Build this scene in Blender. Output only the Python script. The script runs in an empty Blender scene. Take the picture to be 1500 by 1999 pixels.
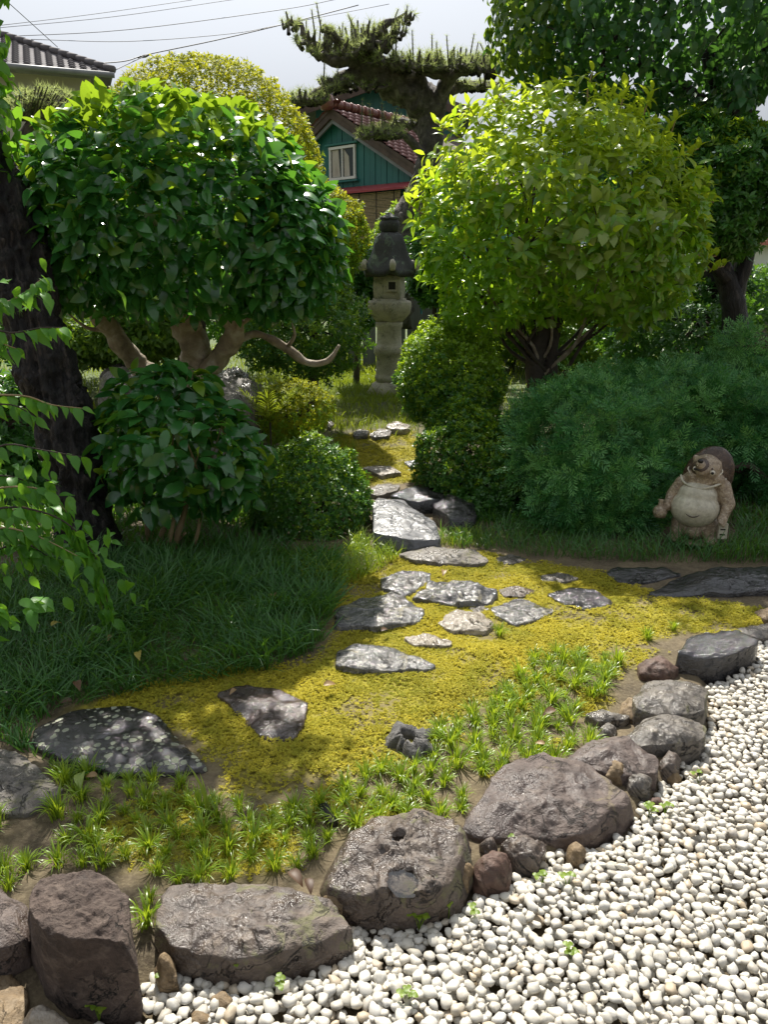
import bpy, bmesh, math, random
import numpy as np
from mathutils import Vector, Matrix

random.seed(7)
RNG = np.random.default_rng(7)
SC = bpy.context.scene
COL = SC.collection

# ------------------------------------------------------------------ camera, sky, sun, exposure
CAM_H, PITCH, FOC = 1.40, math.radians(17.0), 1502.0
cam_d = bpy.data.cameras.new('camera')
cam_d.sensor_fit = 'VERTICAL'; cam_d.sensor_height = 34.6; cam_d.lens = 26.0
cam_d.clip_start = 0.05; cam_d.clip_end = 3000
cam = bpy.data.objects.new('camera', cam_d); COL.objects.link(cam)
cam.location = (0, 0, CAM_H); cam.rotation_euler = (math.pi/2 - PITCH, 0, 0)
SC.camera = cam

SUN_EL, SUN_AZ = math.radians(53), math.radians(-9)
world = bpy.data.worlds.new('World'); SC.world = world; world.use_nodes = True
wn = world.node_tree; wn.nodes.clear()
sky = wn.nodes.new('ShaderNodeTexSky'); sky.sky_type = 'NISHITA'; sky.sun_disc = False
sky.sun_elevation = SUN_EL; sky.sun_rotation = SUN_AZ
sky.air_density = 8.0; sky.dust_density = 2.0; sky.ozone_density = 1.0
hsv = wn.nodes.new('ShaderNodeRGBToBW')
tnt = wn.nodes.new('ShaderNodeMix'); tnt.data_type = 'RGBA'; tnt.blend_type = 'MULTIPLY'; tnt.inputs[0].default_value = 1.0; tnt.inputs[7].default_value = (0.95, 1.0, 1.08, 1)
bg = wn.nodes.new('ShaderNodeBackground'); bg.inputs['Strength'].default_value = 0.078
wo = wn.nodes.new('ShaderNodeOutputWorld')
wn.links.new(sky.outputs[0], hsv.inputs[0]); wn.links.new(hsv.outputs[0], tnt.inputs[6]); wn.links.new(tnt.outputs[2], bg.inputs['Color']); wn.links.new(bg.outputs[0], wo.inputs['Surface'])
sun_d = bpy.data.lights.new('sun', 'SUN'); sun_d.energy = 4.7; sun_d.angle = math.radians(0.55); sun_d.color = (1.0, 0.95, 0.86)
sun = bpy.data.objects.new('sun', sun_d); COL.objects.link(sun)
SDIR = Vector((math.sin(SUN_AZ)*math.cos(SUN_EL), math.cos(SUN_AZ)*math.cos(SUN_EL), math.sin(SUN_EL)))
sun.rotation_euler = SDIR.to_track_quat('Z', 'Y').to_euler(); sun.location = (0, 0, 20)
SC.view_settings.view_transform = 'Standard'; SC.view_settings.look = 'None'
SC.view_settings.exposure = 0.88; SC.view_settings.gamma = 1.0; SC.view_settings.use_curve_mapping = False
SC.cycles.max_bounces = 6; SC.cycles.transparent_max_bounces = 8
SC.cycles.sample_clamp_indirect = 6.0

# ------------------------------------------------------------------ helpers: pixels of the photograph to places
CP, SP = math.cos(PITCH), math.sin(PITCH)
def ray(px, py):
    x = (px-750)/FOC; y = (999.5-py)/FOC
    return np.array([x, CP + y*SP, -SP + y*CP])
def at(px, py, Y):
    d = ray(px, py); return np.array([0, 0, CAM_H]) + d*(Y/d[1])
def onz(px, py, z):
    d = ray(px, py); return np.array([0, 0, CAM_H]) + d*((z-CAM_H)/d[2])
def project(P):
    P = np.atleast_2d(P) - np.array([0, 0, CAM_H])
    dep = P[:, 1]*CP - P[:, 2]*SP
    up = P[:, 1]*SP + P[:, 2]*CP
    dd = np.where(dep > 0.05, dep, 0.05)
    return 750 + FOC*P[:, 0]/dd, 999.5 - FOC*up/dd, dep

# ------------------------------------------------------------------ helpers: noise
def _hash(i, j, k, s):
    n = (i*374761393 + j*668265263 + k*2147483647 + s*1274126177) & 0xffffffff
    n = ((n ^ (n >> 13))*1274126177) & 0xffffffff
    return ((n ^ (n >> 16)) & 0xffff)/65535.0
def vnoise(P, seed=0):
    P = np.asarray(P, float); I = np.floor(P).astype(np.int64); f = P - I; f = f*f*(3-2*f)
    i, j, k = I[:, 0], I[:, 1], I[:, 2]; r = 0
    for a in (0, 1):
        for b in (0, 1):
            for c in (0, 1):
                w = (f[:, 0] if a else 1-f[:, 0])*(f[:, 1] if b else 1-f[:, 1])*(f[:, 2] if c else 1-f[:, 2])
                r = r + w*_hash(i+a, j+b, k+c, seed)
    return r*2 - 1
def fbm(P, oct=4, seed=0, gain=0.5):
    r = 0; a = 1.0; P = np.asarray(P, float)
    for o in range(oct):
        r = r + a*vnoise(P*(2.03**o) + 17.3*o, seed+o); a *= gain
    return r
def ss(x, a, b):
    t = np.clip((x-a)/(b-a), 0, 1); return t*t*(3-2*t)
def sdf_poly(P, poly):
    """signed distance, negative inside"""
    P = np.asarray(P, float)[:, :2]; poly = np.asarray(poly, float)[:, :2]
    d = np.full(len(P), 1e9); ins = np.zeros(len(P), bool)
    for a, b in zip(poly, np.roll(poly, -1, 0)):
        e = b-a; w = P-a
        t = np.clip((w@e)/max(e@e, 1e-12), 0, 1)
        d = np.minimum(d, np.hypot(*(w - t[:, None]*e).T))
        c = (a[1] > P[:, 1]) != (b[1] > P[:, 1])
        if abs(b[1]-a[1]) > 1e-12:
            xi = a[0] + (P[:, 1]-a[1])*(b[0]-a[0])/(b[1]-a[1])
            ins ^= c & (P[:, 0] < xi)
    return np.where(ins, -d, d)
def norm(a):
    return a/np.maximum(np.linalg.norm(a, axis=-1, keepdims=True), 1e-9)

# ------------------------------------------------------------------ helpers: meshes and objects
def mesh_from(name, V, F, mats=(), tint=None, smooth=True, midx=None):
    """V (n,3); F a list of (m,k) index arrays"""
    me = bpy.data.meshes.new(name); V = np.asarray(V, np.float32)
    F = [np.asarray(f, np.int32) for f in F if len(f)]
    me.vertices.add(len(V)); me.vertices.foreach_set('co', V.ravel())
    nl = sum(f.size for f in F); nf = sum(len(f) for f in F)
    me.loops.add(nl); me.loops.foreach_set('vertex_index', np.concatenate([f.ravel() for f in F]))
    st = np.concatenate([np.full(len(f), f.shape[1], np.int32) for f in F])
    me.polygons.add(nf); me.polygons.foreach_set('loop_start', np.concatenate(([0], np.cumsum(st)[:-1])).astype(np.int32))
    me.polygons.foreach_set('use_smooth', np.full(nf, smooth))
    if midx is not None: me.polygons.foreach_set('material_index', np.asarray(midx, np.int32))
    for m in mats: me.materials.append(m)
    if tint is not None:
        a = me.attributes.new('tint', 'FLOAT', 'POINT'); a.data.foreach_set('value', np.asarray(tint, np.float32))
    me.update(calc_edges=True)
    return me
class Acc:
    """collects pieces of one mesh"""
    def __init__(s): s.V = []; s.F = {}; s.T = []; s.n = 0
    def add(s, V, F, tint=0.0):
        V = np.asarray(V, float).reshape(-1, 3)
        s.V.append(V); t = np.broadcast_to(np.asarray(tint, float), (len(V),)); s.T.append(t)
        fs = F if isinstance(F, list) else [F]
        for f in fs:
            f = np.asarray(f, np.int64)
            if len(f): s.F.setdefault(f.shape[1], []).append(f + s.n)
        s.n += len(V)
    def mesh(s, name, mats, smooth=True):
        return mesh_from(name, np.concatenate(s.V), [np.concatenate(v) for v in s.F.values()], mats, np.concatenate(s.T), smooth)
def link(name, me, parent=None, base=None):
    """links a mesh given in world coordinates; base = the place of the thing it belongs to"""
    o = bpy.data.objects.new(name, me); COL.objects.link(o)
    if parent is not None: o.parent = parent
    return o
def shift(V, base): return np.asarray(V, float) - np.asarray(base, float)
def tag(o, label=None, cat=None, group=None, kind=None):
    if label: o['label'] = label
    if cat: o['category'] = cat
    if group: o['group'] = group
    if kind: o['kind'] = kind
    return o
def thing(name, label, cat, loc=(0, 0, 0), group=None):
    o = bpy.data.objects.new(name, None); COL.objects.link(o)
    o.empty_display_size = 0.1; o.location = Vector([float(c) for c in loc]); return tag(o, label, cat, group)
def part(name, acc, mats, parent, smooth=True, kind=None, label=None):
    """an Acc in world coordinates becomes a part of parent (an object at its base, unrotated)"""
    base = np.array(wloc(parent))
    a = Acc(); a.n = acc.n; a.V = [v - base for v in acc.V]; a.F = acc.F; a.T = acc.T
    o = link(name, a.mesh(name, mats if isinstance(mats, (list, tuple)) else [mats], smooth), parent)
    return tag(o, label, None, None, kind)
def wloc(o):
    l = Vector((0, 0, 0))
    while o is not None: l = l + o.location; o = o.parent
    return l
def solo(name, acc, mats, label, cat, group=None, smooth=True, kind=None, base=None):
    V = np.concatenate(acc.V)
    if base is None: base = np.array([V[:, 0].mean(), V[:, 1].mean(), V[:, 2].min()])
    a = Acc(); a.n = acc.n; a.V = [v - base for v in acc.V]; a.F = acc.F; a.T = acc.T
    o = link(name, a.mesh(name, mats if isinstance(mats, (list, tuple)) else [mats], smooth)); o.location = Vector([float(c) for c in base])
    return tag(o, label, cat, group, kind)

def stamp(acc, TV, TF, P, X, Y, Z, S, tint=None):
    """copies of a small template into one mesh; X,Y,Z axes (N,3), S (N,) or (N,3)"""
    N = len(P)
    if N == 0: return
    S = np.asarray(S, float); S = np.repeat(S[:, None], 3, 1) if S.ndim == 1 else S
    V = P[:, None, :] + TV[None, :, 0, None]*(X*S[:, :1])[:, None, :] + TV[None, :, 1, None]*(Y*S[:, 1:2])[:, None, :] + TV[None, :, 2, None]*(Z*S[:, 2:])[:, None, :]
    F = (np.asarray(TF)[None] + (np.arange(N)*len(TV))[:, None, None]).reshape(-1, np.asarray(TF).shape[1])
    t = RNG.random(N) if tint is None else tint
    acc.add(V.reshape(-1, 3), F, np.repeat(t, len(TV)))
def basis(D, N):
    """length axis D kept, normal made square to it"""
    Y = norm(D); X = norm(np.cross(Y, N)); Z = np.cross(X, Y); return X, Y, Z

def tube(pts, rad, n=8, bump=0.0, freq=8.0, seed=0, cap=True, sub=3, squash=None):
    P = np.asarray(pts, float); R = np.asarray(rad, float)
    if np.ndim(R) == 0: R = np.full(len(P), float(R))
    if sub > 1 and len(P) > 2:                       # Catmull-Rom through the points
        Q = np.vstack([2*P[0]-P[1], P, 2*P[-1]-P[-2]]); out = []; ro = []
        for i in range(len(P)-1):
            for t in np.linspace(0, 1, sub, endpoint=False):
                p0, p1, p2, p3 = Q[i:i+4]
                out.append(0.5*((2*p1)+(-p0+p2)*t+(2*p0-5*p1+4*p2-p3)*t*t+(-p0+3*p1-3*p2+p3)*t**3)); ro.append(R[i]*(1-t)+R[i+1]*t)
        out.append(P[-1]); ro.append(R[-1]); P = np.array(out); R = np.array(ro)
    T = norm(np.gradient(P, axis=0)); up = np.array([0.3, 1, 0.1]) if abs(T[0, 2]) > .7 else np.array([0, 0, 1.0])
    U = norm(np.cross(T, up)); W = np.cross(T, U)
    a = np.linspace(0, 2*math.pi, n, endpoint=False)
    ring = np.cos(a)[None, :, None]*U[:, None] + np.sin(a)[None, :, None]*W[:, None]
    V = P[:, None] + ring*R[:, None, None]
    if bump:
        f = V.reshape(-1, 3)*freq
        V = P[:, None] + ring*(R[:, None]*(1+bump*fbm(f, 3, seed).reshape(len(P), n)))[..., None]
    V = V.reshape(-1, 3); m = len(P)
    i = np.arange(m-1)[:, None]*n; j = np.arange(n)[None]; k = (j+1) % n
    F = np.stack([i+j, i+k, i+n+k, i+n+j], -1).reshape(-1, 4)
    if cap:
        V = np.vstack([V, P[0], P[-1]])
        t1 = np.stack([k[0], j[0], np.full(n, m*n)], -1); t2 = np.stack([(m-1)*n+j[0], (m-1)*n+k[0], np.full(n, m*n+1)], -1)
        return V, [F, np.vstack([t1, t2])]
    return V, [F]
def lathe(prof, n=24, c=(0, 0, 0), phase=0.0, ngon=None):
    """prof: (r,z) list; ngon makes it a rounded polygon"""
    pr = np.asarray(prof, float); a = np.linspace(0, 2*math.pi, n, endpoint=False) + phase
    k = np.ones(n)
    if ngon:
        s = 2*math.pi/ngon; k = math.cos(s/2)/np.cos(((a-phase) % s) - s/2)
    V = np.stack([pr[:, :1]*np.cos(a)*k, pr[:, :1]*np.sin(a)*k, np.repeat(pr[:, 1:], n, 1)], -1).reshape(-1, 3) + np.asarray(c, float)
    m = len(pr); i = np.arange(m-1)[:, None]*n; j = np.arange(n)[None]; q = (j+1) % n
    F = np.stack([i+j, i+q, i+n+q, i+n+j], -1).reshape(-1, 4)
    return V, [F]
def box(c, s, rot=0.0, axes=None):
    V = np.array([[x, y, z] for x in (-.5, .5) for y in (-.5, .5) for z in (-.5, .5)])*np.asarray(s, float)
    if axes is not None: V = V@np.asarray(axes, float)
    elif rot: V = V@np.array([[math.cos(rot), math.sin(rot), 0], [-math.sin(rot), math.cos(rot), 0], [0, 0, 1]])
    F = np.array([[0, 1, 3, 2], [4, 6, 7, 5], [0, 4, 5, 1], [2, 3, 7, 6], [0, 2, 6, 4], [1, 5, 7, 3]])
    return V + np.asarray(c, float), [F]
def icosphere(sub):
    bm = bmesh.new(); bmesh.ops.create_icosphere(bm, subdivisions=sub, radius=1)
    V = np.array([v.co[:] for v in bm.verts]); F = np.array([[v.index for v in f.verts] for f in bm.faces]); bm.free()
    return V, F

# ------------------------------------------------------------------ materials
def nt(name):
    m = bpy.data.materials.new(name); m.use_nodes = True; t = m.node_tree; t.nodes.clear(); return m, t
def N(t, ty, **kw):
    n = t.nodes.new('ShaderNode'+ty)
    for k, v in kw.items():
        if k in n.inputs: n.inputs[k].default_value = v
        else: setattr(n, k, v)
    return n
def ramp(t, fac, stops, interp='LINEAR'):
    r = N(t, 'ValToRGB'); r.color_ramp.interpolation = interp
    while len(r.color_ramp.elements) < len(stops): r.color_ramp.elements.new(0.5)
    for e, (p, c) in zip(r.color_ramp.elements, stops):
        e.position = p; e.color = (*c, 1) if not np.isscalar(c) else (c, c, c, 1)
    t.links.new(fac, r.inputs[0]); return r.outputs[0]
def noise(t, scale, detail=4, rough=.55, dist=0.0, co=None, d='3D'):
    n = N(t, 'TexNoise', Scale=scale, Detail=detail, Roughness=rough, Distortion=dist)
    t.links.new(co if co is not None else N(t, 'TexCoord').outputs['Object'], n.inputs['Vector']); return n.outputs['Fac']
def mixc(t, f, a, b, mode='MIX'):
    m = N(t, 'Mix', data_type='RGBA', blend_type=mode)
    for s, v in ((m.inputs[0], f), (m.inputs[6], a), (m.inputs[7], b)):
        if hasattr(v, 'links'): t.links.new(v, s)
        elif np.isscalar(v): s.default_value = v
        else: s.default_value = (*v, 1)
    return m.outputs[2]
def math_(t, op, a, b=0.0):
    m = N(t, 'Math', operation=op)
    for s, v in zip(m.inputs, (a, b)):
        if hasattr(v, 'links'): t.links.new(v, s)
        else: s.default_value = v
    return m.outputs[0]
def leafmat(name, dark, light, rough=.4, trans=(.2, .4, .03), tw=.35, spec=.5, spots=0.0):
    """waxy leaf: colour differs leaf by leaf, light shines through"""
    m, t = nt(name)
    at_ = N(t, 'Attribute', attribute_name='tint').outputs['Fac']; oi = N(t, 'ObjectInfo').outputs['Random']
    f = math_(t, 'FRACT', math_(t, 'ADD', at_, math_(t, 'MULTIPLY', oi, 3.7)))
    nz = noise(t, 35, 3)
    f2 = math_(t, 'ADD', math_(t, 'MULTIPLY', f, .75), math_(t, 'MULTIPLY', nz, .25))
    c = mixc(t, f2, dark, light)
    if spots:
        sp = ramp(t, noise(t, 120, 2), [(.62, 0.0), (.68, 1.0)]); c = mixc(t, math_(t, 'MULTIPLY', sp, spots), c, (.25, .3, .06))
    p = N(t, 'BsdfPrincipled', Roughness=rough); p.inputs['Specular IOR Level'].default_value = spec
    t.links.new(c, p.inputs['Base Color'])
    tr = N(t, 'BsdfTranslucent'); t.links.new(mixc(t, f2, tuple(.75*x for x in trans), trans), tr.inputs['Color'])
    mx = N(t, 'MixShader'); mx.inputs[0].default_value = tw
    t.links.new(p.outputs[0], mx.inputs[1]); t.links.new(tr.outputs[0], mx.inputs[2])
    o = N(t, 'OutputMaterial'); t.links.new(mx.outputs[0], o.inputs[0]); return m
def simple(name, stops, scale=6, rough=.7, bump=.0, bscale=None, metal=0.0, detail=5, stretch=None, dist=0.0, spec=.5):
    m, t = nt(name); co = N(t, 'TexCoord').outputs['Object']
    if stretch:
        mp = N(t, 'Mapping'); mp.inputs['Scale'].default_value = stretch; t.links.new(co, mp.inputs[0]); co = mp.outputs[0]
    p = N(t, 'BsdfPrincipled', Roughness=rough, Metallic=metal); p.inputs['Specular IOR Level'].default_value = spec
    c = ramp(t, noise(t, scale, detail, .6, dist, co), stops); t.links.new(c, p.inputs['Base Color'])
    if bump:
        b = N(t, 'Bump', Strength=bump, Distance=.02); t.links.new(noise(t, bscale or scale*3, 6, .65, dist, co), b.inputs['Height']); t.links.new(b.outputs[0], p.inputs['Normal'])
    o = N(t, 'OutputMaterial'); t.links.new(p.outputs[0], o.inputs[0]); return m
def rockmat(name, a, b, c=None, scale=5, wet=.5, bump=.5, lichen=0.0, lichen_col=(.33, .36, .22), lscale=30, patch=0.0, patch_col=(.2, .19, .1), rdry=.7, rwet=.16, fine=60):
    m, t = nt(name); co = N(t, 'TexCoord').outputs['Object']
    big = noise(t, scale, 6, .62, .4, co); fin = noise(t, fine, 5, .7, 0, co); mid = noise(t, scale*4, 5, .65, .6, co)
    col = ramp(t, big, [(.32, a), (.5, tuple((x+y)/2 for x, y in zip(a, b))), (.66, b)])
    if c: col = mixc(t, ramp(t, mid, [(.5, 0.0), (.68, .8)]), col, c)
    col = mixc(t, ramp(t, fin, [(.42, 0.0), (.8, .38)]), col, tuple(min(1, x*1.9+.005) for x in b))
    wf = ramp(t, noise(t, scale*1.3, 4, .6, .5, co), [(.25+.42*wet, 1.0), (.37+.42*wet, 0.0)])
    rgh = mixc(t, wf, (rdry,)*3, (rwet,)*3)
    if patch:
        pf = ramp(t, noise(t, scale*1.7, 6, .7, .8, co), [(.66-patch*.3, 0.0), (.72-patch*.3, .85)]); col = mixc(t, pf, col, patch_col); rgh = mixc(t, pf, rgh, (.8,)*3)
    if lichen:
        v = N(t, 'TexVoronoi', Scale=lscale, Randomness=1.0); v.feature = 'F1'
        wob = N(t, 'Vectormath' if False else 'VectorMath', operation='ADD'); t.links.new(co, wob.inputs[0])
        nn = N(t, 'TexNoise', Scale=lscale*2.2, Detail=3.0); t.links.new(co, nn.inputs['Vector'])
        sc = N(t, 'VectorMath', operation='SCALE'); sc.inputs['Scale'].default_value = .35/lscale; t.links.new(nn.outputs['Color'], sc.inputs[0]); t.links.new(sc.outputs[0], wob.inputs[1])
        t.links.new(wob.outputs[0], v.inputs['Vector'])
        sep = N(t, 'SeparateColor'); t.links.new(v.outputs['Color'], sep.inputs[0])
        rad = math_(t, 'MULTIPLY', sep.outputs[0], .55*lichen); lf = math_(t, 'LESS_THAN', v.outputs['Distance'], rad)
        clump = ramp(t, noise(t, scale*1.1, 3, .5, 0, co), [(.38, 0.0), (.46, 1.0)])
        lf = math_(t, 'MULTIPLY', lf, clump)
        blot = ramp(t, noise(t, scale*2.2, 5, .7, .3, co), [(.66, 0.0), (.69, 1.0)]); lf = math_(t, 'MAXIMUM', lf, blot)
        col = mixc(t, lf, col, mixc(t, fin, tuple(.7*x for x in lichen_col), lichen_col)); rgh = mixc(t, lf, rgh, (.85,)*3)
    p = N(t, 'BsdfPrincipled'); t.links.new(col, p.inputs['Base Color']); t.links.new(rgh, p.inputs['Roughness']); p.inputs['Specular IOR Level'].default_value = .5+.5*min(1, wet)
    crk = ramp(t, math_(t, 'ABSOLUTE', math_(t, 'SUBTRACT', noise(t, scale*1.15, 7, .62, 1.1, co), .5)), [(0.0, 1.0), (.012, .0)]); crk = math_(t, 'MULTIPLY', crk, ramp(t, noise(t, scale*.8, 2, .5, 0, co), [(.48, 0.0), (.6, 1.0)]))
    h = math_(t, 'SUBTRACT', math_(t, 'ADD', math_(t, 'MULTIPLY', mid, .6), math_(t, 'MULTIPLY', fin, .4)), math_(t, 'MULTIPLY', crk, .6))
    bp = N(t, 'Bump', Strength=bump, Distance=.012); t.links.new(h, bp.inputs['Height']); t.links.new(bp.outputs[0], p.inputs['Normal'])
    o = N(t, 'OutputMaterial'); t.links.new(p.outputs[0], o.inputs[0]); return m
# ------------------------------------------------------------------ ground
GRAVEL_PX = [(2600, 1150), (1700, 1165), (1500, 1228), (1475, 1262), (1400, 1300), (1385, 1340), (1395, 1385), (1385, 1440), (1350, 1490), (1310, 1530), (1265, 1580), (1240, 1620), (1170, 1660),
             (1080, 1680), (1010, 1705), (940, 1738), (880, 1765), (800, 1795), (700, 1805), (660, 1845), (580, 1885), (460, 1910), (340, 1900), (290, 1925), (240, 1985), (150, 2010), (40, 2060), (-100, 2300), (2200, 2500)]
GRAVEL = np.array([onz(x, y, 0.0)[:2] for x, y in GRAVEL_PX])
def hgt(x, y, fine=True):
    x = np.atleast_1d(np.asarray(x, float)); y = np.atleast_1d(np.asarray(y, float)); x, y = np.broadcast_arrays(x, y)
    h = .03 + .2*ss(y, 4.2, 8) + .07*ss(-x, .35, 1.3)*ss(y, 2.2, 3.4) + .05*ss(x, .6, 1.6)*ss(y, 3.5, 4.6)
    P = np.stack([x*5, y*5, 0*x], -1).reshape(-1, 3)
    h = h + .008*fbm(P, 3, 5).reshape(x.shape)*ss(np.abs(y), 30, 10)
    near = (np.abs(x) < 9) & (y < 9)
    sd = np.full(x.shape, 1.0)
    if near.any(): sd[near] = sdf_poly(np.stack([x[near], y[near]], -1), GRAVEL)
    return h*ss(sd, -.02, .05) + (-.022)*(1-ss(sd, -.02, .05))
def hz(x, y): return float(hgt(x, y)[0])
def ground(px, py):
    z = .03
    for _ in range(6):
        p = onz(px, py, z); z = hz(p[0], p[1])
    p = onz(px, py, z); return p
def gpoly(pts): return np.array([ground(*p)[:2] for p in pts])

MOSS = [gpoly([(190, 1375), (300, 1345), (430, 1325), (600, 1285), (650, 1235), (650, 1165), (745, 1105), (790, 1065), (960, 1085), (1180, 1105), (1290, 1160), (1500, 1180), (1640, 1190), (1640, 1215), (1500, 1212), (1340, 1240), (1240, 1275),
               (1050, 1290), (970, 1370), (850, 1420), (830, 1475), (640, 1530), (520, 1575), (410, 1560), (395, 1500), (330, 1430), (260, 1385)]),
        gpoly([(640, 845), (810, 838), (840, 880), (830, 935), (715, 950), (690, 900)])]
MOSS_THIN = gpoly([(250, 1700), (150, 1620), (330, 1540), (520, 1560), (640, 1520), (830, 1470), (960, 1360), (1050, 1280), (1300, 1225), (1300, 1290), (1230, 1340), (1130, 1440), (1080, 1490), (980, 1500), (880, 1600), (640, 1650), (600, 1720), (400, 1720)])
def moss_mask(P):
    d = np.minimum(sdf_poly(P, MOSS[0]), sdf_poly(P, MOSS[1]))
    n = fbm(np.c_[P[:, 0]*3.5, P[:, 1]*3.5, 0*P[:, 0]], 4, 9); n2 = fbm(np.c_[P[:, 0]*7, P[:, 1]*7, 0*P[:, 0]], 4, 19)
    return np.maximum(ss(-d + n*.09 + .015, -.02, .07)*(1-.75*ss(n2, .42, .75)), ss(-sdf_poly(P, MOSS_THIN), -.02, .06)*.85*ss(n2, -.5, .2))

m_soil, t = nt('soil')
co = N(t, 'TexCoord').outputs['Object']
base = ramp(t, noise(t, 7, 6, .65, .2, co), [(.3, (.045, .032, .018)), (.5, (.10, .075, .042)), (.7, (.17, .13, .075))])
base = mixc(t, ramp(t, noise(t, 90, 4, .6, 0, co), [(.45, 0.0), (.75, .6)]), base, (.22, .18, .11))
att = N(t, 'Attribute', attribute_name='tint').outputs['Fac']
mossc = ramp(t, noise(t, 40, 4, .6, 0, co), [(.3, (.13, .12, .010)), (.7, (.36, .31, .02))])
far = N(t, 'Attribute', attribute_name='meadow').outputs['Fac']
col = mixc(t, att, base, mossc)
col = mixc(t, far, col, ramp(t, noise(t, 3, 5, .6, 0, co), [(.3, (.03, .06, .012)), (.7, (.10, .15, .03))]))
p = N(t, 'BsdfPrincipled', Roughness=.9); t.links.new(col, p.inputs['Base Color'])
bp = N(t, 'Bump', Strength=.8, Distance=.01); t.links.new(noise(t, 55, 8, .7, 0, co), bp.inputs['Height']); t.links.new(bp.outputs[0], p.inputs['Normal'])
o = N(t, 'OutputMaterial'); t.links.new(p.outputs[0], o.inputs[0])

def axis_pts(lo, hi, step, far_lo, far_hi):
    a = list(np.arange(lo, hi, step)); s = step
    while a[-1] < far_hi: s *= 1.35; a.append(a[-1]+s)
    s = step
    while a[0] > far_lo: s *= 1.35; a.insert(0, a[0]-s)
    return np.array(a)
gx = axis_pts(-2.6, 2.8, .04, -900, 900); gy = axis_pts(.3, 9.0, .04, -300, 2000)
GX, GY = np.meshgrid(gx, gy); GZ = hgt(GX, GY)
Vg = np.stack([GX, GY, GZ], -1).reshape(-1, 3); nx = len(gx)
ii = (np.arange(len(gy)-1)[:, None]*nx + np.arange(nx-1)[None]).reshape(-1)
me = mesh_from('ground', Vg, [np.stack([ii, ii+1, ii+nx+1, ii+nx], -1)], [m_soil], moss_mask(Vg))
a = me.attributes.new('meadow', 'FLOAT', 'POINT'); a.data.foreach_set('value', (.85*ss(Vg[:, 1], 5.2, 8.5)*np.clip(1-moss_mask(Vg), 0, 1)).astype(np.float32))
tag(link('ground', me), kind='structure')
# far wooded hills, distance haze mixed into their blue green colour
HX = np.linspace(-900, 900, 90); hv = []
for k, (yy, hh) in enumerate(((700, 0), (820, 105), (980, 168), (1200, 0))):
    z = hh*(1+.25*fbm(np.c_[HX*.006, HX*0+k, HX*0], 4, 3)) + (-2 if hh == 0 else 0); hv.append(np.c_[HX, HX*0+yy, z])
hv = np.vstack(hv); q = (np.arange(3)[:, None]*90 + np.arange(89)[None]).reshape(-1)
m_hill = simple('hill_forest_hazed', [(.3, (.045, .085, .08)), (.7, (.08, .13, .12))], .03, .95)
tag(link('hills', mesh_from('hills', hv, [np.stack([q, q+1, q+91, q+90], -1)], [m_hill])), kind='structure')

# ------------------------------------------------------------------ houses
m_teal = simple('teal_paint', [(.3, (.018, .125, .115)), (.7, (.028, .165, .145))], 1.2, .45, .1, 20)
m_brown = simple('weathered_wood', [(.3, (.05, .035, .028)), (.7, (.12, .085, .065))], 3, .8, .3, 30)
m_rtile = simple('red_brown_tile', [(.3, (.11, .035, .028)), (.55, (.17, .06, .045)), (.75, (.22, .10, .08))], 1.7, .35, .2, 25)
m_gtile = simple('grey_tile', [(.3, (.10, .092, .098)), (.7, (.17, .16, .165))], 2.0, .85, .1, 25, spec=.2)
m_cream = simple('cream_render', [(.3, (.40, .38, .31)), (.7, (.5, .48, .4))], 1.0, .85)
m_white = simple('white_frame', [(.3, (.62, .62, .58)), (.7, (.75, .74, .7))], 3, .5)
m_glass = simple('dark_glass', [(.3, (.02, .03, .03)), (.7, (.03, .045, .04))], 2, .08)
m_curt = simple('curtain_cloth', [(.3, (.34, .30, .24)), (.7, (.55, .52, .45))], 9, .9, 0, None, 0, 4, (1, 1, .15))
m_red = simple('red_sheet', [(.3, (.24, .025, .035)), (.7, (.33, .045, .05))], 2, .45)
m_bamboo = simple('bamboo', [(.3, (.22, .16, .09)), (.7, (.38, .29, .17))], 20, .7)
m_metal = simple('dull_metal', [(.3, (.16, .17, .18)), (.7, (.24, .25, .26))], 3, .45)
m_dark = simple('dark_cord_and_shade', [(.3, (.015, .014, .012)), (.7, (.03, .028, .024))], 3, .8)  # near black for the blind cords and for shade painted into openings

def tile_template(w, l, h):
    """one pantile: an S-curved sheet with thickness, x across, y up the slope"""
    n = 6; u = np.linspace(0, 1, n); z = h*np.sin(u*2*math.pi)*.5
    top = [[(a-.5)*w, y*l, zz + (.02 if y == 0 else 0)] for y in (0, 1) for a, zz in zip(u, z)]
    low = [[(a-.5)*w, 0, zz-.03] for a, zz in zip(u, z)]
    F = [[i, i+1, n+i+1, n+i] for i in range(n-1)] + [[2*n+i, 2*n+i+1, i+1, i] for i in range(n-1)]
    return np.array(top+low), np.array(F)
def tiled(parent, C, U, Wv, region, w, l, mat, limit=300):
    """tiles laid one by one on the slope C + a U + b Wv"""
    U = norm(np.asarray(U, float)); Wv = norm(np.asarray(Wv, float)); Nn = np.cross(U, Wv)
    TV, TF = tile_template(w*1.04, l*1.12, w*.28); me = mesh_from('tile', TV, [TF], [mat])
    base = np.array(wloc(parent)); cells = region(w, l); cells = cells[:limit]
    for a, b in cells:
        o = link('tile', me, parent)
        p = C + U*a + Wv*b + Nn*.01 - base
        Mx = Matrix(((U[0], Wv[0], Nn[0], p[0]), (U[1], Wv[1], Nn[1], p[1]), (U[2], Wv[2], Nn[2], p[2]), (0, 0, 0, 1)))
        o.matrix_local = Mx @ Matrix.Rotation(-.06, 4, 'X')
PHI = math.radians(40); G = np.array([math.cos(PHI), -math.sin(PHI), 0]); R_ = np.array([math.sin(PHI), math.cos(PHI), 0]); ZV = np.array([0, 0, 1.0])
HY = 24.0; PK = at(648, 212, HY)
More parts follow.
